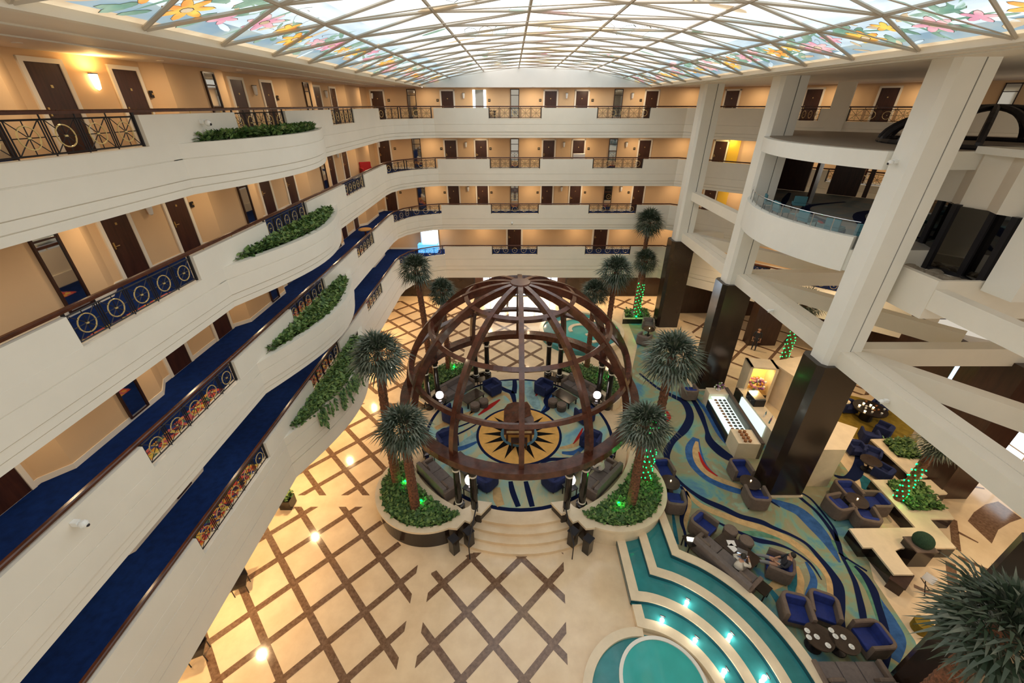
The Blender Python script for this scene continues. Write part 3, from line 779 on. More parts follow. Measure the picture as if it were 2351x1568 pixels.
for y0 in (29.8, 21.6, 13.5):
    beam(12.8, y0-.2, 18.2, y0-6.9, 6.75, 7.45, .5)
    beam(12.8, y0+.1, 24.5, y0+.1, 6.75, 7.5, .55)
m.box(13.0, 12.05, 9.45, 13.2, 13.9, 10.72); m.box(13.0, 11.95, 9.45, 24, 12.05, 10.72)
m.box(12.1, 22.05, 9.75, 12.5, 29.3, 10.3)
beam(18.1, 27.15, 18.75, 26.6, 13.4, ZC, .5)
m.box(13.03, 1.0, 9.8, 13.4, 11.96, 10.45)
m.build('trim_2', label='cream beams tying the columns and the right wing', kind='structure')
m = MB().mat('plaster_white'); m.box(13.2, 12.05, 10.2, 24, 17.5, 10.45)
m.build('floor', label='cream floor slab of the right wing beside the third column', kind='structure')
# rough stone bed before the bay window
m = MB().mat('rock'); rr = random.Random(2)
for k in range(26):
    x = 13.9+rr.uniform(-.35, .5); y = 12.4+k*.13; m.sphere((x, y, 10.47), rr.uniform(.14, .26), 7, 5, .5)
tag(m.build('rock_bed'), 'bed of rough pale stones at the foot of the dark bay window', 'rocks', kind='stuff')
w = thing('window_3', 'dark folded glass bay window in the right wing', None, kind='structure')
zig = [(14.7, 16.6), (14.4, 15.7), (14.75, 14.8), (14.4, 13.9), (14.75, 13.0), (14.45, 12.1)]
m = MB().mat('dark_glass'); m.sweep(zig[::-1], [(0, 10.45), (0, 12.55), (-.04, 12.55), (-.04, 10.45)]); m.build('glass_pane', w)
m = MB().mat('iron')
for x, y in zig: m.box(x-.09, y-.09, 10.45, x+.09, y+.09, 12.6)
m.sweep(zig[::-1], [(.07, 10.45), (.07, 10.55), (-.05, 10.55), (-.05, 10.45)]); m.build('window_frame', w)
m = MB()
for i in range(9):
    y = 16.9-i*.6
    m.mat('plaster' if i % 2 else 'soffit'); x = 14.5 if i % 2 else 14.75
    m.prism([(14.45, y), (14.75 if i % 2 else 14.45, y-.6), (15.0, y-.6), (15.0, y)] if i % 2 else [(14.75, y), (14.45, y-.6), (15.0, y-.6), (15.0, y)], 12.55, 14.1)
m.mat('plaster_white'); m.box(14.35, 11.0, 10.45, 15.0, 11.9, 14.1)
m.build('wall_right_panel', label='folded cream wall panels above the dark bay window', kind='structure')
# roof slab of the round lounge with its curved front
def front(x_in, sag, y0=14.0, y1=21.2, n=20): return [(x_in-sag*math.sin(PI*i/n)**.8, y0+(y1-y0)*i/n) for i in range(n+1)]
lo = front(11.55, 1.05)
m = MB().mat('plaster_white'); m.prism(lo+[(12.6, 22.1), (14.6, 26.8), (22.3, 20.1), (22.3, 14.0)], 13.62, 14.15)
m.prism([(14.2, 10.5), (22, 10.5), (22, 14.0), (14.2, 14.0)], 14.1, 14.3)
m.mat('roof_grey'); m.prism([(x+.25, y) for x, y in lo]+[(12.7, 22.0), (14.6, 26.6), (22.2, 20.0), (22.2, 14.1)], 14.15, 14.17)
m.build('trim_3', label='curved cream roof edge above the round lounge balcony', kind='structure')
m = MB().mat('plaster_white'); m.sweep(lo, [(0, 10.3), (0, 11.5), (-.25, 11.5), (-.25, 10.3)])
m.prism([(x+.15, y) for x, y in lo]+[(12.6, 22.1), (14.6, 26.8), (22.3, 20.1), (22.3, 14.0)], 10.32, 11.05)
m.build('parapet', label='curved cream balcony front of the round lounge', kind='structure')
m = MB().mat('balcony_carpet'); m.prism([(x+.3, y) for x, y in lo]+[(12.9, 22.1), (14.8, 26.5), (22, 20.2), (22, 14.0)], 11.05, 11.08)
m.mat('navy'); [m.ribbon(smooth_line(q), 11.09) for q in ([(12.2, 15.5, .15), (13.2, 17.0, .45), (13.3, 19.0, .5), (14.5, 21.0, .3), (17, 22.0, .15)], [(14.0, 14.5, .15), (14.4, 17.0, .5), (16.0, 19.5, .4), (18.5, 20.2, .2)], [(12.9, 20.5, .1), (14.2, 22.5, .3), (15.6, 24.5, .15)])]
m.mat('carpet_red'); m.ribbon(smooth_line([(12.9, 17.5, .1), (13.0, 18.0, .25), (12.7, 18.4, .1)]), 11.1)
m.mat('carpet_light'); m.ribbon(smooth_line([(12.2, 16.5, .3), (12.6, 17.4, .7), (12.9, 19.5, .4)]), 11.088)
tag(m.build('carpet'), 'dark swirl carpet of the round balcony lounge', 'carpet')
m = MB().mat('door_wood')
m.prism([(12.9, 21.9), (13.2, 21.9), (15.1, 26.4), (14.8, 26.6)], 11.08, 13.62)
def bw(t0, t1, mt='door_wood', w=.3):
    a = (14.8+.75*t0, 26.6-.66*t0); b = (14.8+.75*t1, 26.6-.66*t1); m.mat(mt); m.prism([a, b, (b[0]+w*.66, b[1]+w*.75), (a[0]+w*.66, a[1]+w*.75)], 11.08, 13.62)
for t0, t1 in ((0, 2.5), (3.57, 4.9), (5.15, 5.35), (5.9, 9.5)): bw(t0, t1)
m.box(16.6, 17.0, 11.08, 17.3, 17.7, 13.62); m.mat('chrome'); m.box(14.6, 21.3, 11.08, 14.8, 21.5, 13.62)
m.build('wall_lounge', label='dark walls inside the round balcony lounge', kind='structure')
t = thing('balcony_rail', 'thin metal and glass rail along the round lounge balcony', 'railing')
m = MB().mat('chrome'); rl = [(p[0].x, p[0].y) for p in offs(lo, [-.12])]
m.tube([(x, y, 11.98) for x, y in rl], .013, 6); m.build('handrail', t)
for i in range(2, 20, 2):
    m = MB().mat('chrome'); m.cyl(rl[i][0], rl[i][1], 11.5, 11.98, .018, 6); m.build('post', t)
m = MB().mat('clear_glass'); m.sweep(rl, [(0, 11.52), (0, 11.92), (.01, 11.92), (.01, 11.52)]); m.build('glass_panel', t)
# small dark dome on the roof slab
t = thing('roof_pergola', 'dark curved pergola dome on the roof of the right wing', 'pergola', (16.4, 16.2, 14.17))
m = MB().mat('iron'); R = 2.8
for k in range(8):
    a = PI*k/8
    m = MB().mat('iron'); m.tube([(R*math.cos(e)*math.cos(a), R*math.cos(e)*math.sin(a), 1.15*math.sin(e)) for e in [PI*i/20 for i in range(21)]], .1, 6); m.build('rib', t)
m = MB().mat('iron'); m.tube([(R*math.cos(2*PI*i/40), R*math.sin(2*PI*i/40), .05) for i in range(40)], .1, 6, closed=True); m.build('ring', t)
# ground-level backdrop of the right wing
m = MB().mat('dark_wood'); m.box(13.5, 32.0, 0, 17.5, 32.4, 4.5); m.box(17.3, 26.5, 0, 19.3, 27.3, 4.6); m.box(23.6, 17.6, 0, 23.9, 30, 4.6); m.box(17.0, 31.5, 0, 28, 31.8, 4.6)
m.box(19.0, 12.8, 0, 20.4, 14.2, 6.9); m.box(24.5, 8.0, 0, 26.5, 10.5, 6.9); m.box(24.2, 10.6, 0, 24.6, 17.6, 6.9)
m.build('wall_right_ground', label='dark wood walls and piers at the back of the right wing', kind='structure')
# ------------------------------------------------------------------ lounge carpet
cp = MB().mat('swirl_carpet')
leg = [(p[0].x, p[0].y) for p in offs(rimpath(4.85, 6.08, 12.1), [.36])]
poly = [(6.0, 16.5), (6.45, 14.2)]+leg[:24]+[(12.6, 5.4), (13.3, 7.1), (13.48, 9.15), (13.95, 10.1), (14.0, 11.27), (15.3, 11.27), (16.2, 14.2), (16.5, 17.2), (13.2, 17.2), (13.3, 20.9), (11.2, 21.0), (11.2, 30.5), (9.4, 30.0), (9.2, 26.5), (7.9, 23.0), (7.2, 19.5), (6.85, 17.5)]
cp.face([(x, y, .012) for x, y in poly])
zc = 0
curves(cp, 'carpet_royal', [[(1598, 1006, 14), (1592, 1030, 34), (1598, 1058, 40), (1615, 1082, 38), (1645, 1104, 34), (1690, 1122, 30), (1725, 1132, 16)], [(1770, 1148, 8), (1800, 1160, 22), (1835, 1175, 30), (1870, 1208, 34), (1900, 1245, 24), (1928, 1292, 5)], [(2000, 1345, 4), (2022, 1385, 14), (2045, 1425, 24), (2060, 1465, 32), (2052, 1515, 20)], [(1850, 1290, 6), (1868, 1330, 14), (1858, 1365, 16), (1850, 1380, 10)], [(1600, 1175, 6), (1612, 1190, 18), (1632, 1205, 12)], [(1592, 905, 4), (1625, 950, 10), (1655, 1000, 14), (1690, 1040, 8)]], zc, .014)
curves(cp, 'carpet_teal', [[(1815, 1290, 6), (1826, 1320, 14), (1817, 1350, 16), (1822, 1378, 12)], [(1975, 1090, 10), (1990, 1108, 26), (1985, 1125, 12)], [(1545, 1180, 5), (1550, 1220, 9), (1556, 1250, 6)], [(1760, 1345, 8), (1790, 1385, 18), (1800, 1420, 10)]], zc, .016)
curves(cp, 'carpet_green', [[(1940, 1280, 8), (1968, 1312, 24), (1998, 1352, 26), (2014, 1395, 22), (2024, 1440, 12)], [(1700, 1225, 10), (1740, 1226, 14), (1790, 1236, 10)], [(1910, 1240, 6), (1925, 1262, 14), (1945, 1285, 10)]], zc, .016)
curves(cp, 'sand', [[(1600, 1014, 6), (1598, 1036, 16), (1604, 1062, 18), (1625, 1086, 19), (1658, 1104, 16), (1705, 1120, 14)], [(1568, 1118, 8), (1580, 1152, 14), (1574, 1190, 12), (1570, 1222, 8)], [(1575, 1128, 8), (1612, 1163, 15), (1687, 1193, 18), (1753, 1215, 18), (1807, 1238, 18), (1860, 1277, 18), (1898, 1318, 17), (1907, 1352, 15), (1902, 1392, 10)], [(1770, 1350, 14), (1795, 1330, 22), (1810, 1300, 12)], [(1512, 925, 6), (1524, 952, 22), (1520, 985, 12)], [(1830, 1300, 6), (1838, 1330, 14), (1836, 1370, 12)]], zc, .018)
curves(cp, 'carpet_red', [[(1604, 1038, 3), (1612, 1060, 7), (1625, 1078, 8), (1647, 1094, 3)], [(1527, 940, 3), (1536, 958, 9), (1524, 974, 4)]], zc, .022)
curves(cp, 'navy', [[(1468, 858, 5), (1500, 884, 7), (1518, 896, 9), (1547, 911, 13), (1572, 925, 17), (1584, 955, 17), (1572, 985, 18), (1546, 1012, 13), (1532, 1035, 16), (1532, 1055, 12), (1543, 1085, 9), (1565, 1111, 8), (1594, 1134, 10), (1622, 1151, 14), (1661, 1168, 16), (1699, 1186, 14), (1747, 1199, 14), (1775, 1212, 11), (1814, 1228, 8), (1852, 1250, 8), (1884, 1285, 12), (1908, 1315, 16), (1924, 1345, 22), (1927, 1385, 22), (1927, 1417, 20), (1936, 1450, 12)],
    [(1565, 895, 4), (1590, 918, 10), (1607, 947, 13), (1618, 975, 10), (1624, 994, 10), (1630, 1013, 20), (1650, 1034, 26), (1672, 1050, 24), (1698, 1062, 12)],
    [(1563, 1117, 6), (1573, 1136, 8), (1573, 1162, 10), (1566, 1182, 10), (1565, 1200, 8), (1573, 1228, 6), (1574, 1256, 5)],
    [(1822, 1130, 10), (1845, 1150, 8), (1873, 1174, 7), (1902, 1210, 9), (1922, 1243, 12), (1932, 1275, 8), (1948, 1307, 8), (1962, 1336, 11), (1971, 1368, 13), (1979, 1404, 15), (1984, 1440, 12)],
    [(1830, 1128, 4), (1860, 1145, 5), (1890, 1180, 5), (1915, 1215, 6), (1922, 1243, 8)],
    [(1925, 1270, 4), (1955, 1290, 5), (1990, 1312, 5)], [(1962, 1300, 6), (1984, 1322, 14), (2004, 1355, 18), (2014, 1386, 15), (2030, 1440, 16), (2038, 1490, 14), (2030, 1535, 12)],
    [(1639, 1194, 4), (1660, 1206, 6), (1713, 1230, 9), (1740, 1241, 13), (1780, 1249, 9), (1820, 1265, 5), (1860, 1294, 6), (1886, 1332, 2)],
    [(1962, 1030, 6), (1972, 1055, 16), (1966, 1085, 24), (1945, 1100, 18), (1915, 1092, 6)], [(1760, 1145, 3), (1775, 1155, 5), (1790, 1165, 2)]], zc, .024)
tag(cp.build('carpet'), 'large lounge carpet with navy, teal and sand waves beside the pools', 'carpet')
# ================================================================== GALLERY DETAILS
DN = [0]
def mk_door():
    t = thing('door_1', None, None, kind='structure')
    m = MB().mat('casing'); w, h = .43, 2.0
    m.box(-w-.11, -.05, 0, -w, .02, h+.1); m.box(w, -.05, 0, w+.11, .02, h+.1); m.box(-w-.11, -.05, h, w+.11, .02, h+.1); m.build('casing', t)
    m = MB().mat('door_wood'); m.box(-w, -.025, 0, w, .02, h); d = m.build('leaf', t)
    m = MB().mat('brass'); m.box(-w+.06, -.05, .92, -w+.1, -.025, 1.1); m.tube([(-w+.08, -.05, 1.0), (-w+.08, -.08, 1.0), (-w+.2, -.08, 1.0)], .012, 6); m.build('door_handle', d)
    m = MB().mat('brass'); m.box(-.03, -.035, 1.5, .03, -.025, 1.56); m.build('number_plate', d)
    return t
door = Maker(mk_door)
def put_door(x, y, z, rz, label, sc=None):
    DN[0] += 1; o = door((x, y, z+.02), rz, label, scale=sc); o.name = 'door_%d' % DN[0]; return o
def mk_mirror():
    t = thing('wall_mirror', None, 'mirror'); m = MB().mat('dark_wood'); w, a, b = .27, .12, 2.08
    m.box(-w-.05, -.06, a-.05, -w, 0, b+.05); m.box(w, -.06, a-.05, w+.05, 0, b+.05); m.box(-w-.05, -.06, b, w+.05, 0, b+.05); m.box(-w-.05, -.06, a-.05, w+.05, 0, a); m.box(-w, -.05, 1.72, w, 0, 1.76); m.build('frame', t)
    m = MB().mat('mirror'); m.box(-w, -.03, a, w, 0, b); m.build('glass', t); return t
mirror = Maker(mk_mirror)
def mk_sconce(lit):
    def f():
        t = thing('wall_sconce', None, 'lamp'); m = MB().mat('iron'); m.lathe(0, -.09, [(.001, .14), (.1, .14), (.1, .16), (.001, .16)], 14); m.build('band', t)
        m = MB().mat('bulb_soft' if lit else 'porcelain'); m.lathe(0, -.09, [(.001, -.22), (.06, -.18), (.085, 0), (.09, .14), (.001, .14)], 14); m.build('shade', t); return t
    return f
sconce_lit = Maker(mk_sconce(True)); sconce = Maker(mk_sconce(False))
def mk_sign():
    t = thing('room_sign', None, 'sign'); m = MB().mat('iron'); m.box(-.17, -.025, -.09, .17, 0, .09); m.build('plate', t)
    m = MB().mat('brass'); m.box(-.1, -.03, -.02, .1, -.025, .03); m.build('lettering', t); return t
sign = Maker(mk_sign)
def mk_outlet():
    t = thing('floor_speaker', None, 'fitting'); return t
XR = -10.85; XP = -10.45
for li, z in enumerate(FL):
    lv = LV[li]; c = 0
    for y in (3.75, 6.1, 11.5, 13.85, 19.25, 21.55, 26.95, 29.3):
        if li == 0 or y > 3: put_door(XR, y, z, PI/2, 'dark wood door, left wall of the %s, %s from the near end' % (lv, ORD[c]))
        c += 1
    for c, y in enumerate((9.2, 16.95, 24.7)):
        mirror((XP, y, z+.02), PI/2, 'tall framed mirror, left wall of the %s, %s from the near end' % (lv, ORD[c]), 'mirrors along the left galleries')
    for c, y in enumerate((4.9, 12.7, 20.4, 28.1)):
        if li == 0 and c == 1:
            sconce_lit((XR, y, z+1.72), PI/2, 'glowing amber wall sconce between the first two doors of the top gallery')
            area((XR+.3, y, z+1.9), .15, 12, (1, .6, .2), rot=(PI, 0, 0), name='sconce_light')
        elif li < 2: sconce((XR, y, z+1.72), PI/2, 'unlit cream sconce, left wall of the %s, %s from the near end' % (lv, ORD[c]), 'wall sconces')
    if li < 2:
        for c, y in enumerate((14.62, 22.35)): sign((XR+.05, y, z+1.45), PI/2, 'small dark room sign on the left wall of the %s, %s one' % (lv, ['nearer', 'farther'][c]), 'room signs')
    dx = [-9.75, -4.68, -2.36, 2.8, 5.07, 10.12] if li < 3 else [.2, 7.45]
    if li == 0: dx.remove(-2.36)
    for c, x in enumerate(dx):
        put_door(x, 35.0, z, 0, 'dark wood door on the far wall of the %s, %s from the left' % (lv, ORD[c]), sc=None if li < 3 else (1.3, 1, 1.02))
    if li < 3:
        for c, x in enumerate((-7.27, .2, 7.7)):
            mirror((x, 35.0, z+.02), 0, 'tall framed mirror, far wall of the %s, %s from the left' % (lv, ORD[c]), 'mirrors along the far galleries')
        for c, x in enumerate((-10.1, -3.5, 3.95, 8.7)): sconce((x, 35.0, z+1.75), 0, 'unlit cream sconce, far wall of the %s, %s from the left' % (lv, ORD[c]), 'far wall sconces')
        for c, x in enumerate((-8.95, -5.4, -1.65, 2.05, 5.85, 9.35)): sign((x, 35.0, z+1.45), 0, 'small dark plaque, far wall of the %s, %s from the left' % (lv, ORD[c]), 'door plaques', scale=(.5, 1, .9))
        for c, (x, y) in enumerate(((15.5, 34.03), (19.2, 30.8), (22.0, 28.3))):
            put_door(x-.02, y-.02, z, -.721, 'dark wood door on the slanting right wall of the %s, %s from the far corner' % (lv, ORD[c]))
        mirror((25.7, 25.06, z+.02), -.721, 'tall dark framed mirror on the slanting right wall of the '+lv, 'mirrors along the far galleries')
# railing panels with ship's wheels
def mk_railing(L, n):
    def f():
        t = thing('railing_panel', None, 'railing'); z0, z1 = .40, .95; w = L/n
        m = MB().mat('iron'); B = lambda x0, z0_, x1, z1_, r=.012: m.tube([(x0, 0, z0_), (x1, 0, z1_)], r, 5)
        B(-L/2, z0, L/2, z0, .016); B(-L/2, z1, L/2, z1, .016); m.box(-L/2-.02, -.02, z0-.04, -L/2+.03, .02, 1.03); m.box(L/2-.03, -.02, z0-.04, L/2+.02, .02, 1.03)
        for i in range(n):
            c = -L/2+w*(i+.5); a = w/2-.05
            for s in (-1, 1): B(c+s*a, z0, c+s*a, z1)
            if i: B(c-w/2, z0-.04, c-w/2, 1.03, .014)
            zm = (z0+z1)/2
            B(c-a, z0, c+a, z1, .009); B(c-a, z1, c+a, z0, .009); B(c, z0, c, z1, .009); B(c-a, zm, c+a, zm, .009)
        m.build('bars', t)
        for i in range(n):
            c = -L/2+w*(i+.5); m = MB().mat('gold_ring'); m.tube([(c+.185*math.cos(2*PI*k/20), 0, .675+.185*math.sin(2*PI*k/20)) for k in range(20)], .013, 5, closed=True)
            m.cyl(c, 0, .66, .69, .03, 8); m.build('wheel', t)
        return t
    return f
rail5 = Maker(mk_railing(3.4, 5)); rail3 = Maker(mk_railing(2.1, 3))
for li, z in enumerate(FL):
    lv = LV[li]
    for c, (y0, y1) in enumerate(((6.9, 10.4), (14.05, 17.2), (21.6, 24.7))):
        w = ['bay nearest the camera', 'bay above the trough', 'bay beyond the trough'][c]
        rail5((-8.3, (y0+y1)/2, z), PI/2, "black ship's wheel railing left of the %s, %s" % (lv, w), "wheel railings", scale=((y1-y0-.06)/3.4, 1, 1))
    rail3((-7.92, 30.42, z), math.atan2(1.75, .75), "short wheel railing panel round the left corner of the %s, nearer half" % lv, 'corner wheel railings')
    rail3((-6.45, 31.98, z), math.atan2(.85, 1.9), "short wheel railing panel round the left corner of the %s, farther half" % lv, 'corner wheel railings')
    for c, (x0, x1) in enumerate(((-1.6, 2.03), (5.8, 9.43))):
        rail5(((x0+x1)/2, 32.5, z), 0, "wheel railing panel on the far side of the %s, %s" % (lv, ['middle one', 'right one'][c]), 'far wheel railings', scale=((x1-x0-.06)/3.4, 1, 1))
    for q_, (xa, sc_, w_) in enumerate(((17.1, .46, 'shorter'), (20.0, 1.0, 'longer'))):
        ya = 32.4-(xa-11.9)*11/12.6
        rail5((xa+.07, ya+.08, z), -math.atan2(11, 12.6), "%s wheel railing on the slanting right side of the %s" % (w_, lv), 'far wheel railings', scale=(sc_, 1, 1))
    h = thing('handrail', 'dark wood handrail running along the parapet of the '+lv, 'handrail')
    m = MB().mat('rail_wood'); m.sweep(EDGE, [(.055, z+1.03), (.055, z+1.08), (.075, z+1.1), (.145, z+1.1), (.165, z+1.08), (.165, z+1.03)]); m.build('rail', h)
    s = .8
    while s < CE[-1]:
        p = cut(EDGE, CE, s, s+.05)[0]; q = offs([p, cut(EDGE, CE, s, s+.05)[1]], [.11])[0][0]
        if not any(a-.05 < s < b+.05 for a, b in BAYS):
            m = MB().mat('brass'); m.cyl(q.x, q.y, z+.97, z+1.035, .016, 6); m.build('bracket', h)
        s += 1.3
    # planter bulge
    t = thing('planter', 'planting trough bulging out from the parapet of the '+lv, 'planter')
    ins = [(x-.05, y) for x, y in bulge]
    m = MB().mat('soil'); m.face([(x, y, z+.28) for x, y in bulge]); m.build('soil', t)
    m = MB(); rr = random.Random(20+li)
    def inside(x, y):
        b = math.sin(PI*(y-11.3)/8.9)*1.1-8.2
        return -8.18 < x < b-(.2 if li < 3 else -.06)
    leaves(m, inside, (-8.2, 11.9, -7.1, 18.7), z+.32, 3300, .15, ('leaf', 'leaf_dark', 'leaf'), .2, rr)
    if li == 3:
        for q in range(46):       # trailing strands over the edge
            y = rr.uniform(12.3, 18.5); b = math.sin(PI*(y-11.3)/8.9)*1.1-8.2; L = rr.uniform(.3, 1.1)
            k = 0
            while k < L:
                m.mat(rr.choice(['leaf', 'leaf_dark'])); a = rr.uniform(-1, 1); p = Vector((b+.05+rr.uniform(0, .06), y+rr.uniform(-.06, .06), z+.36-k))
                d = Vector((.3+.3*rr.random(), math.sin(a)*.6, -.7)); d.normalize(); s_ = Vector((0, .05, .02)); m.face([p, p+d*.08+s_, p+d*.17, p+d*.08-s_]); k += .035
    tag(m.build('foliage', smooth='raw'), 'leafy green plants %s of the %s' % ('spilling over the trough' if li == 3 else 'filling the trough', lv), 'foliage', kind='stuff')
# extra pieces on the galleries
t = thing('console_table', 'dark console table under the bright mirror on the top far gallery', 'table', (-2.36, 34.6, FL[0]+.02))
m = MB().mat('table_top'); m.box(-1.2, -.25, .72, 1.2, .25, .78); m.build('top', t)
for x in (-1.1, 1.1): m = MB().mat('table_top'); m.box(x-.05, -.2, 0, x+.05, .2, .72); m.build('leg', t)
t = thing('lit_mirror', 'bright white backlit mirror on the top far gallery', 'mirror', (-2.36, 34.99, FL[0]))
m = MB().mat('daylight_glass'); m.box(-.48, -.03, .9, -.3, 0, 2.1); m.build('left_light', t)
m = MB().mat('daylight_glass'); m.box(.3, -.03, .9, .48, 0, 2.1); m.build('right_light', t)
m = MB().mat('mirror'); m.box(-.3, -.03, .9, .3, 0, 2.1); m.build('glass', t)
t = thing('service_cart', 'housekeeping cart with white linen on the second far gallery', 'cart', (5.1, 34.2, FL[1]+.02))
m = MB().mat('grey_fabric'); m.box(-.6, -.25, .12, .6, .25, .8); m.build('body', t)
m = MB().mat('paper'); m.box(-.5, -.22, .8, .35, .22, 1.15); m.build('linen', t)
for x in (-.5, .5):
    m = MB().mat('iron'); m.cyl(x, -.15, 0, .12, .06, 8); m.build('wheel', t)
t = thing('armchair', 'red upholstered armchair in the left corner of the second gallery', 'chair', (-9.9, 30.6, FL[1]+.02), .6)
m = MB().mat('red_seat'); m.box(-.35, -.35, .15, .35, .35, .45); m.build('seat', t, bevel=.03)
m = MB().mat('red_seat'); m.box(-.38, .25, .15, .38, .42, .95); m.build('backrest', t, bevel=.03)
for x in (-.42, .3): m = MB().mat('red_seat'); m.box(x, -.35, .15, x+.12, .35, .62); m.build('armrest', t, bevel=.03)
m = MB().mat('iron'); m.box(-.35, -.3, 0, .35, .35, .15); m.build('base', t)
t = thing('side_table', 'small round wooden table in the left corner of the third gallery', 'table', (-9.6, 27.3, FL[2]+.02))
m = MB().mat('brass'); m.cyl(0, 0, .45, .5, .42, 20); m.build('top', t)
m = MB().mat('dome_wood'); m.cyl(0, 0, 0, .45, .06, 8); m.build('stem', t)
t = thing('display_stand', 'bright blue display stand in the left corner of the lowest gallery', 'display', (-7.0, 34.2, FL[3]+.02))
m = MB().mat('cyan_screen'); m.box(-.8, -.3, 0, .8, .3, .7); m.build('counter', t)
m = MB().mat('daylight_glass'); m.box(-.55, .45, .3, .75, .5, 2.1); m.build('panel', t)
m = MB().mat('porcelain'); m.box(-.65, .5, .0, .85, .56, 2.2); m.build('frame', t)
def mk_cctv():
    t = thing('security_camera', None, 'camera'); m = MB().mat('porcelain'); m.box(0, -.05, -.04, .12, .05, .06); m.build('mount', t)
    m = MB().mat('porcelain'); m.sphere((.19, 0, -.02), .08, 12, 8); h = m.build('housing', t)
    m = MB().mat('iron'); m.sphere((.25, 0, -.05), .035, 8, 6); m.build('lens', h); return t
cctv = Maker(mk_cctv)
cctv((-8.2, 5.1, FL[2]+.78), 0, 'round white security camera on the third gallery parapet, lower left')
cctv((-8.2, 12.4, FL[0]+.78), 0, 'round white security camera on the top gallery parapet left of the planter')
cctv((0, 32.4, FL[2]-.3), -PI/2, 'white security camera on the far parapet of the third gallery')
for c, (x, y, z) in enumerate(((11.6, 13.6, 13.9), (11.95, 10.6, 7.2), (11.95, 17.3, 7.2))):
    cctv((x, y, z), PI, ['security camera high on the third column', 'security camera on the beam right of the third column', 'security camera on the beam between second and third columns'][c])
# yellow curtains at the slanting wall beyond the first column
for li, dx_ in ((1, .95), (2, .95)):
    z = FL[li]; x, y = 15.5+dx_*.75, 34.03-dx_*.66
    o = MB().mat('yellow_wall'); o.obox((x-.06, y-.07, z+1.1), (.75, .05, 2.1), -.721)
    tag(o.build('curtain'), 'warm yellow curtain beside a door at the right end of the %s' % LV[li], 'curtain')
area((15.7, 33.2, FL[1]+2.3), .14, 14, (1, .75, .25), name='gallery_light')
# ================================================================== PALMS
def crown_mesh(seed, dark):
    rr = random.Random(seed); m = MB(); mts = ['frond_dark', 'frond_dark', 'frond'] if dark else ['frond', 'frond', 'frond_dark']
    for k in range(58):
        az = k*2.39996+rr.uniform(-.2, .2); u = k/58
        el = math.radians(82-130*u**1.15)
        d = Vector((math.cos(az)*math.cos(el), math.sin(az)*math.cos(el), math.sin(el)))
        L0 = .42*rr.uniform(.8, 1.2); base = Vector((0, 0, -.02)); hub = base+d*L0
        side = Vector((-math.sin(az), math.cos(az), 0)); up = side.cross(d).normalized()*-1
        if up.z < 0: up = -up
        m.mat(mts[k % 3]); m.face([base+side*.015, base-side*.015, hub-side*.012, hub+side*.012])
        R = .72*rr.uniform(.85, 1.15)
        for b in range(13):
            a = (b-6)/6*1.35
            v = (d*math.cos(a)+side*math.sin(a)).normalized(); l = R*(1-.25*abs(a)/1.35)*rr.uniform(.88, 1.1)
            w = .03; n = v.cross(up).normalized()*w
            lift = up*(.03*(b % 2)); p1 = hub+v*l*.55+lift; p2 = hub+v*l*.98+Vector((0, 0, -.16-.12*rr.random()))*l-up*.02
            m.mat(rr.choice(mts)); m.face([hub, p1+n, p2, p1-n])
    return m
def mk_crown(seed, dark):
    return crown_mesh(seed, dark).build('crown', smooth='raw')
CROWNS = [mk_crown(1, False), mk_crown(2, True), mk_crown(3, False)]
for o in CROWNS: COL.objects.unlink(o)
def palm(x, y, z0, z1, label, r=1.0, tr=.16, v=0, lit=False, group='palms round the dome', lean=(0, 0)):
    t = thing('palm_tree', label, 'palm tree', (x, y, z0), 0, group)
    m = MB().mat('trunk'); H = z1-z0; n = int(H/.11); path = []; rad = []
    for i in range(n+1):
        k = i/n; path.append((lean[0]*k*k, lean[1]*k*k, H*k)); rad.append(tr*(1.15-.3*k)*(1.0 if i % 2 else 1.13))
    m.tube(path, rad, 10); m.build('trunk', t)
    o = bpy.data.objects.new('crown', CROWNS[v].data); COL.objects.link(o); o.parent = t; o.location = (lean[0], lean[1], H); o.scale = (r, r, r*.95); o.rotation_euler = (0, 0, x*3.1)
    if lit:
        m = MB().mat('green_led')
        n = int(H*22*.6)
        for i in range(n):
            a = i*2.4; zz = .15+i/22.0; k = zz/H; q = tr*1.25
            m.sphere((lean[0]*k*k+q*math.cos(a), lean[1]*k*k+q*math.sin(a), zz), .03, 6, 4)
        s = m.build('light_string', t, label='green fairy lights wound round the trunk'); s['kind'] = 'stuff'
        l = bpy.data.lights.new('green_glow', 'POINT'); l.energy = 2.5; l.color = (.05, 1, .15); l.shadow_soft_size = .2
        g = bpy.data.objects.new('green_glow', l); COL.objects.link(g); g.location = (x+.05, y-.5, z0+1.0)
    return t
palm(-3.95, 11.52, .86, 5.2, 'palm in the left front planter, nearer the steps', 1.06, .17, 0, lean=(0, .08))
palm(-5.05, 12.9, .86, 7.5, 'tall palm in the left front planter, beside the galleries', 1.08, .17, 0, lean=(.2, 0))
palm(4.95, 11.75, .86, 5.2, 'palm in the right front planter, nearer the steps', 1.05, .17, 0, lean=(-.1, 0))
palm(5.87, 13.0, .86, 7.36, 'tall palm in the right front planter with green fairy lights', 1.2, .17, 2, True)
palm(-4.95, 21.3, .86, 7.7, 'tallest palm behind the dome on its left', 1.05, .16, 1, lean=(-.2, 0))
palm(-3.95, 21.9, .86, 6.2, 'shorter palm behind the dome on its left', .95, .15, 1)
palm(5.55, 21.5, .86, 7.5, 'taller palm behind the dome on its right', 1.1, .15, 1, lean=(.1, 0))
palm(4.7, 22.0, .86, 6.1, 'shorter palm behind the dome on its right', .95, .14, 1)
palm(10.1, 30.5, .5, 5.1, 'shorter palm before the first column, under the far gallery', 1.1, .2, 1, True, 'palms by the far gallery')
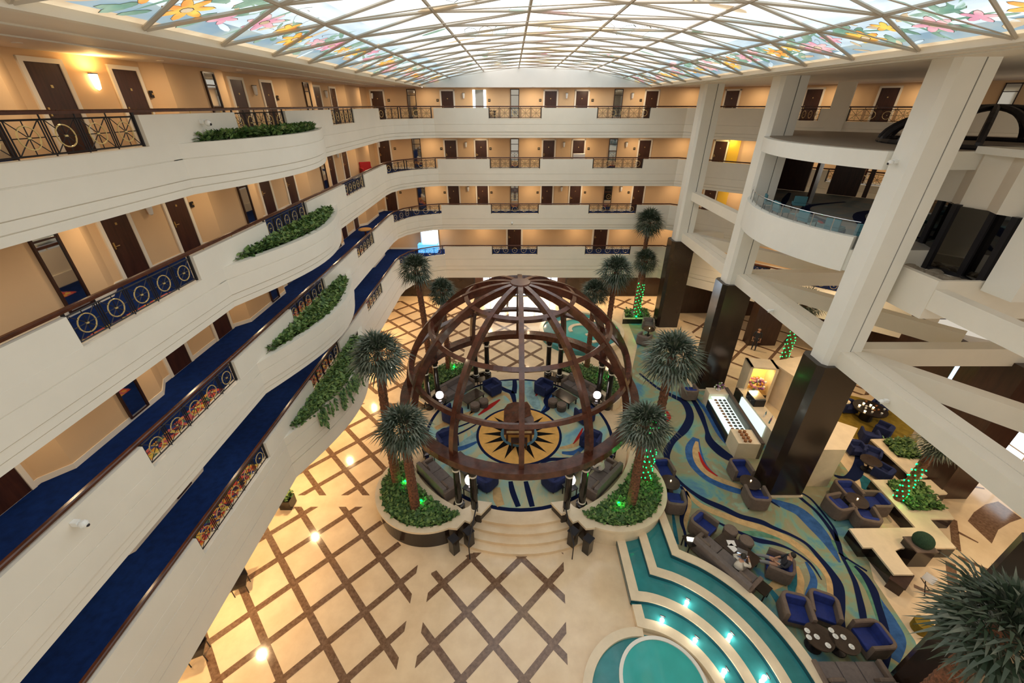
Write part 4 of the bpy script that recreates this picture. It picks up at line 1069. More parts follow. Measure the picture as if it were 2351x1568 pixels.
palm(10.15, 31.2, .5, 7.8, 'taller palm before the first column, reaching the third gallery', 1.25, .16, 1, False, 'palms by the far gallery')
palm(17.5, 22.8, .1, 5.0, 'palm with green lights behind the beam of the right wing', 1.2, .18, 1, True, 'palms of the right wing')
palm(16.65, 12.3, .5, 3.9, 'green-lit palm in the square marble planter by the round tables', .9, .15, 2, True, 'palms of the right wing', lean=(.25, 0))
palm(9.95, 4.5, .4, 6.15, 'large dark palm in the bottom right corner by the nearest column', 1.3, .2, 1, False, 'palms of the right wing')
def mk_spot():
    t = thing('green_spotlight', None, 'lamp'); m = MB().mat('iron'); m.cyl(0, 0, 0, .12, .05, 8); m.build('stake', t)
    m = MB().mat('green_led'); m.sphere((0, 0, .16), .07, 10, 8); m.build('lens', t); return t
spot = Maker(mk_spot)
for px, py, z, w in ((930, 1105, 1.0, 'farther one in the left front planter'), (967, 1150, 1.0, 'nearer one in the left front planter'), (1421, 1155, 1.0, 'in the right front planter'), (1042, 842, 1.0, 'in the planter behind the dome, left'), (1379, 864, 1.0, 'in the planter behind the dome, right'), (1461, 726, .6, 'in the far planter by the first column'), (2072, 1138, .7, 'in the square marble planter')):
    p = at(px, py, z+.1); spot((p[0], p[1], z-.08), 0, 'small green glowing spotlight '+w, 'green planter spotlights')
    l = bpy.data.lights.new('green_glow', 'POINT'); l.energy = 4; l.color = (.04, 1, .12); l.shadow_soft_size = .06
    g = bpy.data.objects.new('green_glow', l); COL.objects.link(g); g.location = (p[0], p[1]-.12, z+.22)
# ================================================================== RIGHT-WING PLANTERS
def polypx(L, z): return [at(a, b, z)[:2] for a, b in L]
def box_planter(name, label, polyz, h, soilpoly, flabel, cat='planter', side='dark_stone', seed=3, n=1500):
    t = thing(name, label, cat); m = MB().mat(side); m.prism(polyz, 0, h-.08); m.build('base', t)
    m = MB().mat('cream_stone'); m.prism(polyz, h-.08, h); m.build('slab', t)
    if soilpoly:
        xs_ = [p[0] for p in soilpoly]; ys_ = [p[1] for p in soilpoly]
        def ins(x, y):
            c = False; j = len(soilpoly)-1
            for i in range(len(soilpoly)):
                a, b = soilpoly[i], soilpoly[j]
                if (a[1] > y) != (b[1] > y) and x < (b[0]-a[0])*(y-a[1])/(b[1]-a[1])+a[0]: c = not c
                j = i
            return c
        m = MB().mat('soil'); m.prism(soilpoly, h-.02, h+.02)
        leaves(m, ins, (min(xs_), min(ys_), max(xs_), max(ys_)), h, n, .16, spread=.18, rnd=random.Random(seed)); tag(m.build('ground_cover', smooth='raw'), flabel, 'foliage', kind='stuff')
box_planter('planter', 'stepped cream marble planter beside the round tables', polypx([(2001, 1101), (2142, 1101), (2176, 1133), (2150, 1135), (2191, 1191), (2135, 1191), (2196, 1258), (2070, 1258), (2055, 1264), (2078, 1296), (2098, 1319), (2053, 1319), (2003, 1257), (1982, 1257), (1950, 1213), (2102, 1211)], .6), .6,
    polypx([(2034, 1110), (2108, 1106), (2166, 1170), (2090, 1171)], .6), 'low plants round the green-lit palm in the marble planter', seed=4)
box_planter('planter', 'cream marble planter farther along the right wing', polypx([(1999, 1008), (2070, 1006), (2115, 1052), (2140, 1062), (2152, 1092), (2098, 1099)], .6), .6,
    polypx([(2026, 1013), (2085, 1010), (2116, 1052), (2062, 1050)], .6), 'low plants in the farther marble planter of the right wing', seed=5, n=1000)
box_planter('planter', 'low cream planter under the far gallery by the first column', [(8.9, 30.0), (11.25, 30.0), (11.25, 31.6), (9.3, 31.6)], .5, [(9.1, 30.15), (11.15, 30.15), (11.15, 31.5), (9.4, 31.5)], 'low green plants by the first column', seed=6, n=900)
box_planter('planter', 'reddish planted bed at the foot of the nearest column', [(9.45, 3.3), (10.9, 3.3), (10.9, 5.0), (9.55, 5.0)], .4, [(9.6, 3.4), (10.8, 3.4), (10.8, 4.9), (9.7, 4.9)], 'reddish shrub below the large corner palm', seed=7, n=900)
t = thing('planter', 'dark square planter box with a clipped green ball', 'planter', at(2092, 1290, 0))
m = MB().mat('dark_stone'); m.obox((0, .1, .45), (.75, .6, .9)); m.build('box', t)
m = MB().mat('taupe'); m.obox((0, .1, .92), (.82, .66, .05)); m.build('rim', t)
m = MB().mat('topiary'); m.sphere((.06, .14, 1.1), .33, 18, 12); m.build('topiary_ball', t, smooth=True)
# ================================================================== FURNITURE
def face(x, y, tx, ty): return math.atan2(tx-x, -(ty-y))
def mk_arm(outer, inner):
    def f():
        t = thing('armchair', None, 'armchair')
        U = [(-.46, -.42), (-.46, .18)]+[(-.2-.26*math.cos(a), .18+.26*math.sin(a)) for a in (.4, .8, 1.2)]+[(-.2, .44), (.2, .44)]+[(.2+.26*math.sin(a), .18+.26*math.cos(a)) for a in (.4, .8, 1.2)]+[(.46, .18), (.46, -.42)]
        m = MB().mat(outer); m.sweep(U, [(0, .1), (0, .70), (-.03, .73), (-.1, .73), (-.13, .70), (-.13, .1)]); m.build('shell', t)
        m = MB().mat(outer); m.box(-.36, -.42, .1, .36, .36, .3); m.build('base', t)
        m = MB().mat(inner); m.box(-.33, -.44, .3, .33, .3, .45); m.build('seat_cushion', t, bevel=.03)
        m = MB().mat(inner); m.obox((0, .24, .56), (.62, .16, .34), 0, -.18); m.build('back_cushion', t, bevel=.03)
        for x in (-.36, .36):
            for y in (-.34, .3): m = MB().mat('iron'); m.cyl(x, y, 0, .1, .025, 6); m.build('leg', t)
        return t
    return f
arm = Maker(mk_arm('taupe', 'blue_fabric')); arm_g = Maker(mk_arm('grey_fabric', 'grey_fabric')); arm_n = Maker(mk_arm('navy_fabric', 'navy_fabric'))
def mk_sofa(L, n):
    def f():
        t = thing('sofa', None, 'sofa'); m = MB().mat('grey_fabric'); m.box(-L/2, -.42, .08, L/2, .42, .3); m.build('base', t, bevel=.02)
        m = MB().mat('grey_fabric'); m.box(-L/2, .25, .3, L/2, .44, .78); m.build('backrest', t, bevel=.03)
        for s in (-1, 1): m = MB().mat('taupe'); m.box(s*L/2-.07, -.42, .08, s*L/2+.07, .44, .6); m.build('armrest', t, bevel=.03)
        w = (L-.16)/n
        for i in range(n): m = MB().mat('grey_fabric'); m.box(-L/2+.08+w*i+.01, -.42, .3, -L/2+.08+w*(i+1)-.01, .24, .45); m.build('seat_cushion', t, bevel=.03)
        for s in (-1, 1): m = MB().mat('taupe'); m.obox((s*(L/2-.3), .14, .6), (.42, .12, .34), 0, -.3); m.build('pillow', t, bevel=.03)
        return t
    return f
sofa = Maker(mk_sofa(2.1, 3))
def mk_round():
    t = thing('round_table', None, 'table'); m = MB().mat('table_top'); m.cyl(0, 0, .56, .60, .43, 28); m.build('top', t)
    m = MB().mat('iron'); m.lathe(0, 0, [(.001, 0), (.25, 0), (.24, .03), (.05, .06), (.04, .56), (.001, .56)], 16); m.build('pedestal', t); return t
rtab = Maker(mk_round)
def mk_coffee():
    t = thing('coffee_table', None, 'table'); m = MB().mat('table_top'); m.box(-.65, -.38, .38, .65, .38, .43); m.build('top', t)
    for x in (-.58, .58):
        for y in (-.32, .32): m = MB().mat('iron'); m.box(x-.03, y-.03, 0, x+.03, y+.03, .38); m.build('leg', t)
    return t
ctab = Maker(mk_coffee)
def mk_otto():
    t = thing('ottoman', None, 'ottoman'); m = MB().mat('taupe_dark'); m.lathe(0, 0, [(.001, .03), (.26, .03), (.27, .3), (.001, .3)], 20); m.build('body', t)
    m = MB().mat('taupe'); m.lathe(0, 0, [(.001, .3), (.27, .3), (.28, .36), (.25, .42), (.001, .43)], 20); m.build('cushion', t, smooth=True); return t
otto = Maker(mk_otto)
def mk_stab():
    t = thing('side_table', None, 'table'); m = MB().mat('dark_stone'); m.box(-.25, -.25, .5, .25, .25, .55); m.build('top', t)
    for x in (-.21, .21):
        for y in (-.21, .21): m = MB().mat('iron'); m.box(x-.02, y-.02, 0, x+.02, y+.02, .5); m.build('leg', t)
    return t
stab = Maker(mk_stab)
def mk_lamp():
    t = thing('table_lamp', None, 'lamp'); m = MB().mat('chrome'); m.lathe(0, 0, [(.001, 0), (.1, 0), (.1, .02), (.02, .04), (.02, .22), (.001, .22)], 12); m.build('stand', t)
    m = MB().mat('lamp_white'); m.lathe(0, 0, [(.12, .2), (.2, .28), (.22, .4), (.18, .52), (.1, .56)], 20); m.build('lamp_shade', t, smooth=True); return t
lamp = Maker(mk_lamp)
def mk_cup():
    t = thing('cup_and_saucer', None, 'cup'); m = MB().mat('porcelain'); m.lathe(0, 0, [(.001, 0), (.04, 0), (.085, .012), (.08, .016), (.001, .008)], 14); m.build('saucer', t)
    m = MB().mat('porcelain'); m.lathe(0, 0, [(.001, .01), (.03, .01), (.045, .06), (.04, .06), (.03, .02), (.001, .02)], 12); m.build('cup', t); return t
cup = Maker(mk_cup)
ZP = .632
quad = [('left front', -1, -1), ('right front', 1, -1), ('left back', -1, 1), ('right back', 1, 1)]
for nm, sx, sy in quad:
    def Q(az, r): a = math.radians(az); return DX+sx*r*math.sin(a), DY+sy*r*math.cos(a)
    x, y = Q(47, 4.95); sofa((x, y, ZP), face(x, y, DX, DY), 'grey three-seat sofa under the dome, %s quarter' % nm, 'sofas under the dome')
    for az, w in ((66, 'away from the steps'), (28, 'towards the steps')):
        x, y = Q(az, 4.72 if az > 40 else 4.55); stab((x, y, ZP), face(x, y, DX, DY), 'small dark side table in the %s quarter of the dome, %s' % (nm, w), 'side tables under the dome')
        if az > 40 or sy < 0:
            lamp((x, y, ZP+.55), 0, 'white globe lamp in the %s quarter of the dome, %s' % (nm, w), 'globe lamps under the dome')
            l = bpy.data.lights.new('lamp_glow', 'POINT'); l.energy = 4; l.color = (1, .88, .8); l.shadow_soft_size = .15
            g = bpy.data.objects.new('lamp_glow', l); COL.objects.link(g); g.location = (x, y, ZP+1.3)
    x, y = Q(46, 3.65); ctab((x, y, ZP), face(x, y, DX, DY), 'dark low coffee table before the %s sofa of the dome' % nm, 'coffee tables under the dome')
    if sy > 0:
        for az, r, w in ((53, 3.0, 'outer'), (42, 2.9, 'inner')):
            x, y = Q(az, r); otto((x, y, ZP), 0, 'round grey ottoman, %s of the pair in the %s quarter of the dome' % (w, nm), 'ottomans under the dome')
    x, y = Q(23, 3.75); tx, ty = Q(46, 3.65); arm_n((x, y, ZP), face(x, y, tx, ty), 'navy armchair beside the %s coffee table under the dome, near the steps' % nm, 'navy chairs under the dome')
    x, y = Q(75, 3.7); arm_n((x, y, ZP), face(x, y, tx, ty), 'navy armchair beside the %s coffee table under the dome, at the side' % nm, 'navy chairs under the dome')
# grand piano on the compass
t = thing('grand_piano', 'brown grand piano standing on the gold compass rose', 'piano', (.35, 16.35, .65), 0)
out = [(-.75, -.6), (.75, -.6), (.75, .1), (.6, .55), (.2, .75), (-.15, 1.0), (-.55, 1.05), (-.75, .8)]
m = MB().mat('dome_wood'); m.prism(out, .62, .95); m.build('case', t)
m = MB().mat('dome_wood'); n0 = len(m.v); m.prism(out[:2]+out[2:], .0, .03)
M = Matrix.Translation((-.75, 0, .97)) @ Matrix.Rotation(-.5, 4, 'Y') @ Matrix.Translation((.75, 0, 0))
m.v = [tuple(M @ Vector(v)) for v in m.v]; m.build('lid', t)
m = MB().mat('sand'); m.box(-.62, -.72, .68, .62, -.6, .72); m.build('keyboard', t)
m = MB().mat('dome_wood'); m.box(-.75, -.75, .6, .75, -.6, .68); m.build('key_slip', t)
for x, y in ((-.6, -.5), (.6, -.5), (-.35, .75)): m = MB().mat('dome_wood'); m.cyl(x, y, 0, .62, .06, 10); m.build('leg', t)
t = thing('piano_bench', 'dark brown bench in front of the grand piano', 'bench', (.35, 15.35, .65)); m = MB().mat('dark_wood'); m.box(-.4, -.18, .42, .4, .18, .5); m.build('seat', t)
for x in (-.35, .35): m = MB().mat('dark_wood'); m.box(x-.04, -.15, 0, x+.04, .15, .42); m.build('leg', t)
# lounge furniture
ZL = .04
def A(px, py, tx, ty, label, mk=arm, grp='lounge armchairs with blue seats', sc=None):
    p = at(px, py, .42); q = at(tx, ty, .5); mk((p[0], p[1], ZL), face(p[0], p[1], q[0], q[1]), label, grp, scale=sc)
A(1520, 1078, 1538, 1108, 'taupe tub chair with blue seat by the right front planter, farther of two')
A(1547, 1152, 1538, 1108, 'taupe tub chair with blue seat by the right front planter, nearer of two')
A(1698, 1078, 1720, 1108, 'taupe tub chair with blue seat between cafe counter and third column')
A(1737, 1143, 1722, 1108, 'taupe tub chair with blue seat at the foot of the third column')
A(1612, 1207, 1690, 1262, 'taupe tub chair with blue seat at the end of the lounge sofa')
A(1790, 1302, 1700, 1262, 'taupe tub chair in which the reclining person sits')
A(1825, 1400, 1850, 1470, 'taupe tub chair above the twin round tables, left one')
A(1887, 1396, 1905, 1470, 'taupe tub chair above the twin round tables, right one')
A(2002, 1467, 1930, 1468, 'taupe tub chair right of the twin round tables')
A(1942, 1128, 1967, 1152, 'taupe tub chair at the four-chair table, upper left')
A(1922, 1163, 1967, 1152, 'taupe tub chair at the four-chair table, lower left')
A(2010, 1156, 1967, 1152, 'taupe tub chair at the four-chair table, right side')
A(1985, 1190, 1967, 1152, 'taupe tub chair at the four-chair table, bottom')
A(1582, 900, 1560, 860, 'taupe tub chair with blue seat under the tall right palm')
A(1462, 726, 1490, 760, 'grey armchair behind the dome near the first column, left', arm_g, 'grey armchairs by the far pool')
A(1488, 742, 1490, 765, 'grey armchair behind the dome near the first column, right', arm_g, 'grey armchairs by the far pool')
A(1478, 778, 1500, 760, 'grey armchair behind the dome, nearest the lounge carpet', arm_g, 'grey armchairs by the far pool')
for px, py, w in ((1538, 1108, 'between two tub chairs by the right front planter'), (1722, 1108, 'beside the third column'), (1967, 1150, 'in the middle of four tub chairs'), (1880, 1463, 'left of the twin tables with cups'), (1938, 1470, 'right of the twin tables with cups'), (1490, 756, 'among the grey armchairs')):
    p = at(px, py, .6); rtab((p[0], p[1], ZL), 0, 'dark glossy round table '+w, 'round lounge tables')
    if px < 1800 or px > 1960:
        m = MB().mat('bulb_soft'); m.cyl(0, 0, 0, .06, .025, 8); o = m.build('candle'); o.location = (p[0]+.05, p[1]+.05, ZL+.602); tag(o, 'small glowing candle on the round table '+w, 'candle', 'table candles')
p = at(1665, 1290, .35); ps = p
sofa((8.02, 9.58, ZL), face(8.02, 9.58, 8.85, 10.13), 'grey lounge sofa beside the outer pool rim', 'lounge sofas', scale=(1.08, 1, 1))
sofa((10.25, 5.9, ZL), face(10.25, 5.9, 10.25, 7), 'grey sofa at the bottom edge below the twin tables', 'lounge sofas', scale=(.95, 1, 1))
ctab((8.68, 10.02, ZL), face(8.02, 9.58, 8.85, 10.13), 'dark coffee table with papers and a lit laptop before the lounge sofa', 'lounge tables', scale=(1.15, 1, 1.1))
otto((8.86, 10.92, ZL), 0, 'round taupe ottoman, left of the pair behind the laptop table', 'lounge ottomans')
otto((9.27, 10.45, ZL), 0, 'round taupe ottoman, right of the pair behind the laptop table', 'lounge ottomans')
p = at(1587, 1243, .5); stab((p[0], p[1], ZL), .2, 'small dark side table at the left end of the lounge sofa')
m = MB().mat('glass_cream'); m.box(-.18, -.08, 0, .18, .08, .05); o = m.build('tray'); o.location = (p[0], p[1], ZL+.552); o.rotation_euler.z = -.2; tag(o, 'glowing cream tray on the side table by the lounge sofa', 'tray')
p = at(1748, 1350, .5); stab((p[0], p[1], ZL), .6, 'dark side table at the right end of the lounge sofa')
ca = face(8.02, 9.58, 8.85, 10.13)
def on_table(px, py, z): p = at(px, py, z); return (p[0], p[1], z)
lt = thing('laptop', 'laptop with a bright blue screen on the lounge coffee table', 'laptop', on_table(1704, 1268, .515), 2.6)
m = MB().mat('chrome'); m.box(-.18, -.13, 0, .18, .13, .02); m.build('keyboard_base', lt)
m = MB().mat('screen'); m.obox((0, .19, .1), (.34, .01, .22), 0, -.6); m.build('display', lt)
for i, (px, py) in enumerate(((1682, 1258), (1679, 1247))):
    m = MB().mat('paper'); m.box(-.12, -.15, 0, .12, .15, .012); o = m.build('paper_sheet'); o.location = on_table(px, py, .515); o.rotation_euler.z = .5+i; tag(o, ['stack of white papers beside the laptop', 'crumpled white paper above the paper stack on the coffee table'][i], 'papers')
cups = [(1853, 1448), (1857, 1463), (1875, 1462), (1908, 1447), (1918, 1461), (1936, 1463), (1901, 1482), (1955, 1485)]
for i, (px, py) in enumerate(cups):
    p = at(px, py, ZL+.6); cup((p[0], p[1], ZL+.601), i, 'white cup and saucer on the twin round tables, %s from the left' % ORD[i], 'cups on the twin tables')
# ================================================================== CAFE
t = thing('display_counter', 'long cream cafe counter with a lit glass pastry case', 'counter', (11.85, 17.6, 0), -.06)
m = MB().mat('cream_stone'); m.box(-.62, -2.35, 0, .62, -1.3, .98); m.build('end_block', t)
m = MB().mat('cream_stone'); m.box(-.62, 1.7, 0, .62, 2.3, .98); m.build('end_block', t)
m = MB().mat('dark_stone'); m.box(-.62, -1.3, 0, .3, 1.7, .55); m.build('base', t)
m = MB().mat('case_light'); m.box(-.58, -1.28, .55, .26, 1.68, .6); m.build('shelf', t)
m = MB().mat('case_light'); m.box(-.50, -1.28, .80, .26, 1.68, .815); m.build('shelf', t)
m = MB().mat('clear_glass'); m.box(-.6, -1.29, .56, .28, 1.69, 1.12); m.build('glass_case', t)
m = MB().mat('taupe_dark'); m.box(.45, -2.35, .0, .62, 2.3, 1.05); m.build('back_edge', t)
rr = random.Random(9); mt = Matrix.Translation((11.85, 17.6, 0)) @ Matrix.Rotation(-.06, 4, 'Z')
for i in range(33):
    q = mt @ Vector((-.38+.24*(i % 3), -1.1+.24*(i//3), .82)); m = MB().mat('iron' if i % 3 else 'food_brown'); m.cyl(0, 0, 0, .01, .09, 10); m.sphere((0, 0, .035), .05, 8, 6)
    o = m.build('pastry'); o.location = q; tag(o, '%s pastry in the lit glass case, %s row, %s from the near end' % (['brown', 'dark', 'dark'][i % 3], ['pool-side', 'middle', 'inner'][i % 3], ORD[i//3]), 'pastry', 'pastries in the display case')
for i in range(8):
    q = mt @ Vector((-.25+.22*(i % 2), -2.2+.22*(i//2), .98)); t2 = thing('bread_basket', 'brown loaf on the near end of the cafe counter, %s row, %s from the front' % (['left', 'right'][i % 2], ORD[i//2]), 'bread', q, 0, 'brown breads on the counter end')
    m = MB().mat('food_brown'); m.lathe(0, 0, [(.001, 0), (.07, 0), (.08, .12), (.001, .13)], 10); m.build('loaf', t2)
def bouquet(loc, label, r, n, cols, h=.25):
    t = thing('flower_arrangement', label, 'flowers', loc); m = MB().mat('porcelain'); m.lathe(0, 0, [(.001, 0), (.08, 0), (.1, h), (.001, h)], 12); m.build('vase', t)
    m = MB(); rr = random.Random(n)
    for i in range(n):
        a = rr.uniform(0, 2*PI); e = rr.uniform(-.3, 1.4); d = r*rr.uniform(.5, 1); p = (d*math.cos(a)*math.cos(e), d*math.sin(a)*math.cos(e), h+.15+d*math.sin(e))
        m.mat(rr.choice(cols)); m.sphere(p, r*.16, 6, 4)
    b = m.build('blooms', t); b['kind'] = 'stuff'; return t
q = mt @ Vector((0, 2.0, .98)); bouquet(q, 'small purple and white flower arrangement on the far end of the cafe counter', .28, 40, ['flower_purple', 'flower_purple', 'paper', 'leaf'], .12)
# back counter with machines
t = thing('back_counter', 'second cafe counter with a glass fridge behind the pastry case', 'counter', (13.55, 18.3, 0), 0)
m = MB().mat('cream_stone'); m.box(-.35, -2.6, 0, .4, 1.6, .95); m.build('body', t)
m = MB().mat('case_light'); m.box(-.42, -1.6, .1, -.35, .9, .85); m.build('fridge_front', t)
m = MB().mat('dark_stone'); m.box(-.45, .9, 0, -.35, 1.6, 1.0); m.build('panel', t)
t = thing('coffee_machine', 'black and chrome espresso machine on the back counter', 'coffee machine', (13.55, 18.6, .95))
m = MB().mat('iron'); m.box(-.3, -.45, 0, .3, .45, .45); m.build('body', t, bevel=.03); m = MB().mat('chrome'); m.box(-.32, -.4, .45, .28, .4, .5); m.build('cup_tray', t)
for y in (-.2, .2): m = MB().mat('chrome'); m.tube([(-.3, y, .25), (-.42, y, .25)], .035, 8); m.build('group_head', t)
for i in range(8):
    m = MB().mat(['flower_purple', 'chrome', 'porcelain', 'teal_seat'][i % 4]); m.lathe(0, 0, [(.001, 0), (.035, 0), (.035, .16), (.012, .2), (.012, .26), (.001, .26)], 8); o = m.build('bottle'); o.location = (13.4+.16*(i % 3), 16.3+.17*i, .95); tag(o, 'small bottle on the near end of the back counter, %s from the column' % ORD[i], 'bottle', 'bottles on the back counter')
# kiosk with flower niche
t = thing('kiosk', 'cream kiosk with a glowing yellow flower niche', 'kiosk', (14.35, 20.2, 0), -.15)
m = MB().mat('cream_stone'); m.box(-.75, -.5, 0, -.6, .5, 2.5); m.box(.6, -.5, 0, .75, .5, 2.5); m.box(-.75, -.5, 2.4, .75, .5, 2.5); m.build('frame', t)
m = MB().mat('kiosk_glow'); m.box(-.6, .42, 0, .6, .5, 2.4); m.build('back_panel', t)
m = MB().mat('dark_stone'); m.box(-.6, -.45, 0, .6, .42, .6); m.build('pedestal', t)
m = MB().mat('sand'); m.box(-.6, -.45, .6, .6, .42, .65); m.build('shelf', t)
area((14.35, 20.1, 2.36), .3, 12, (1, .75, .3), name='kiosk_light')
bouquet((14.35, 20.0, .66), 'large pink and purple flower arrangement in the kiosk niche', .5, 90, ['flower_pink', 'flower_purple', 'flower_orange', 'paper', 'leaf'], .3)
t = thing('partition', 'tall cream stone partition behind the cafe counters', 'partition')
m = MB().mat('cream_stone'); m.prism([(15.1, 20.3), (15.3, 20.4), (16.3, 16.6), (16.1, 16.5)], 0, 2.4); m.build('panel', t)
m = MB().mat('cream_stone'); m.prism([(15.0, 20.4), (17.2, 21.0), (16.9, 16.6), (16.0, 16.4)], 2.4, 2.5); m.build('cap', t)
m = MB().mat('cream_stone'); m.prism([(13.55, 13.5), (14.6, 13.5), (16.1, 14.9), (15.2, 15.6)], 0, 2.3); o = m.build('stone_block'); tag(o, 'tall cream stone block right of the third column', 'block')
# booth and far seating on the right
g = at(1985, 962, .02); m = MB().mat('gold_carpet'); m.cyl(0, 0, 0, .02, 2.3, 40); o = m.build('rug'); o.location = (g[0], g[1], .006); tag(o, 'round gold rug under the buffet table', 'rug')
t = thing('buffet_table', 'round dark buffet table crowded with small dishes', 'table', (g[0], g[1], .03)); m = MB().mat('dark_stone'); m.cyl(0, 0, .7, .76, .8, 28); m.build('top', t); m = MB().mat('iron'); m.cyl(0, 0, 0, .7, .3, 14); m.build('pedestal', t)
for i in range(14):
    a = i*2.4; r = .15+.04*i; m = MB().mat(['bulb_soft', 'porcelain', 'food_brown'][i % 3]); m.lathe(0, 0, [(.001, 0), (.04, 0), (.055, .07), (.001, .06)], 10); o = m.build('dish'); o.location = (g[0]+r*math.cos(a), g[1]+r*math.sin(a), .792); tag(o, '%s small dish on the round buffet table, %s outward' % (['glowing', 'white', 'brown'][i % 3], ORD[i//3]), 'dish', 'dishes on the buffet table')
for i, (px, py, w) in enumerate(((1948, 930, 'upper left of'), (2022, 930, 'upper right of'), (2030, 985, 'lower right of'), (1998, 1000, 'below'))):
    A(px, py, 1985, 962, 'navy chair %s the round buffet table' % w, arm_n, 'navy chairs round the buffet', .85)
for i, (px, py, w) in enumerate(((1965, 1025, 'upper'), (2030, 1082, 'lower'), (2003, 1040, 'middle'))):
    A(px, py, 1998, 1060, 'navy chair beside the farther marble planter, %s one' % w, arm_n, 'navy chairs by the marble planter', .8)
p = at(2000, 1058, .6); rtab((p[0], p[1], .02), 0, 'dark round table among navy chairs by the farther marble planter', 'round lounge tables')
for px, py, w in ((2030, 965, 'near the buffet'),):
    pass
t = thing('ottoman', 'round gold ottoman at the lower end of the marble walkway', 'ottoman', (13.75, 7.45, .005)); m = MB().mat('gold_carpet'); m.lathe(0, 0, [(.001, 0), (.26, 0), (.27, .38), (.001, .4)], 18); m.build('body', t)
t = thing('bench', 'small dark wooden bench by the stepped marble planter', 'bench', (14.15, 8.95, .005), .6); m = MB().mat('dark_wood'); m.box(-.45, -.25, .42, .45, .25, .48); m.build('seat', t)
for x in (-.4, .4): m = MB().mat('dark_wood'); m.box(x-.03, -.22, 0, x+.03, .22, .42); m.build('leg', t)
t = thing('stand', 'small folding luggage stand with a silver tray beside the wooden bench', 'stand', (14.95, 8.8, .005), .5); m = MB().mat('chrome'); m.box(-.22, -.16, .62, .22, .16, .65); m.build('tray', t)
for s in (-1, 1): m = MB().mat('dark_wood'); m.tube([(s*.2, -.18, 0), (-s*.2, .16, .6)], .02, 6); m.build('leg', t)
# balcony lounge chairs
for i, (x, y) in enumerate(((12.0, 20.2), (11.6, 18.6), (11.7, 16.9), (11.9, 15.6), (12.4, 14.8), (13.2, 20.0))):
    t = thing('balcony_chair', 'teal chair on the round balcony, %s from the far end' % ORD[i], 'chair', (x+.1, y, 11.09), 1.2+i*.3, 'teal chairs on the round balcony'); t.scale = (.85, .85, .85)
    m = MB().mat('teal_seat'); m.box(-.3, -.3, .3, .3, .3, .45); m.build('seat', t, bevel=.02); m = MB().mat('teal_seat'); m.box(-.3, .24, .45, .3, .32, .8); m.build('backrest', t, bevel=.02)
    for a, b in ((-.27, -.27), (.27, -.27), (-.27, .27), (.27, .27)): m = MB().mat('iron'); m.cyl(a, b, 0, .3, .02, 6); m.build('leg', t)
# bright lanterns and far details of the right wing
t = thing('light_gate', 'tall chrome frame with white-blue lights at the far right', 'light frame', (21.6, 16.0, .01), -.75)
for x in (-.8, .8): m = MB().mat('screen'); m.box(x-.07, -.06, 3.2, x+.07, .06, 5.0); m.build('light_bar', t)
for x in (-.8, .8): m = MB().mat('chrome'); m.box(x-.09, -.04, 0, x+.09, .09, 5.0); m.build('post', t)
m = MB().mat('chrome'); m.box(-1.0, -.25, 5.0, 1.0, .25, 5.3); m.build('lintel', t)
w4 = thing('window_4', 'bright glazed entrance at the far right of the lobby', None, kind='structure')
m = MB().mat('daylight_glass'); m.box(24.0, 13.3, .02, 24.05, 17.2, 2.2); m.build('glass_pane', w4)
m = MB().mat('chrome')
for k in range(5): m.box(23.93, 13.25+k*.97, 0, 24.0, 13.33+k*.97, 2.3)
m.box(23.93, 13.2, 1.15, 24.0, 17.3, 1.22); m.box(23.93, 13.2, 2.2, 24.0, 17.3, 2.35); m.build('window_frame', w4)
# small furniture half hidden under the left gallery
for px, py, w in ((586, 1335, 'farther'), (492, 1490, 'nearer')):
    p = at(px, py, .5); p = (p[0]-.6, p[1], 0); t = thing('chair', 'dark framed chair half hidden under the left gallery, %s one' % w, 'chair', (p[0], p[1], .008), .4, 'chairs under the left gallery')
    m = MB().mat('dark_stone'); m.box(-.25, -.25, .42, .25, .25, .48); m.build('seat', t); m = MB().mat('iron'); m.box(-.25, .22, .48, .25, .26, .95); m.build('backrest', t)
    for a, b in ((-.22, -.22), (.22, -.22), (-.22, .22), (.22, .22)): m = MB().mat('iron'); m.cyl(a, b, 0, .42, .018, 6); m.build('leg', t)
p = at(664, 1150, .3); t = thing('plant_pot', 'dark square pot with a small green plant beneath the left gallery', 'plant pot', (p[0]-.1, p[1], .008)); m = MB().mat('dark_stone'); m.box(-.25, -.25, 0, .25, .25, .5); m.build('pot', t)
m = MB(); leaves(m, lambda x, y: True, (-.22, -.22, .22, .22), .5, 120, .14); b = m.build('foliage', t, smooth='raw'); b['kind'] = 'stuff'
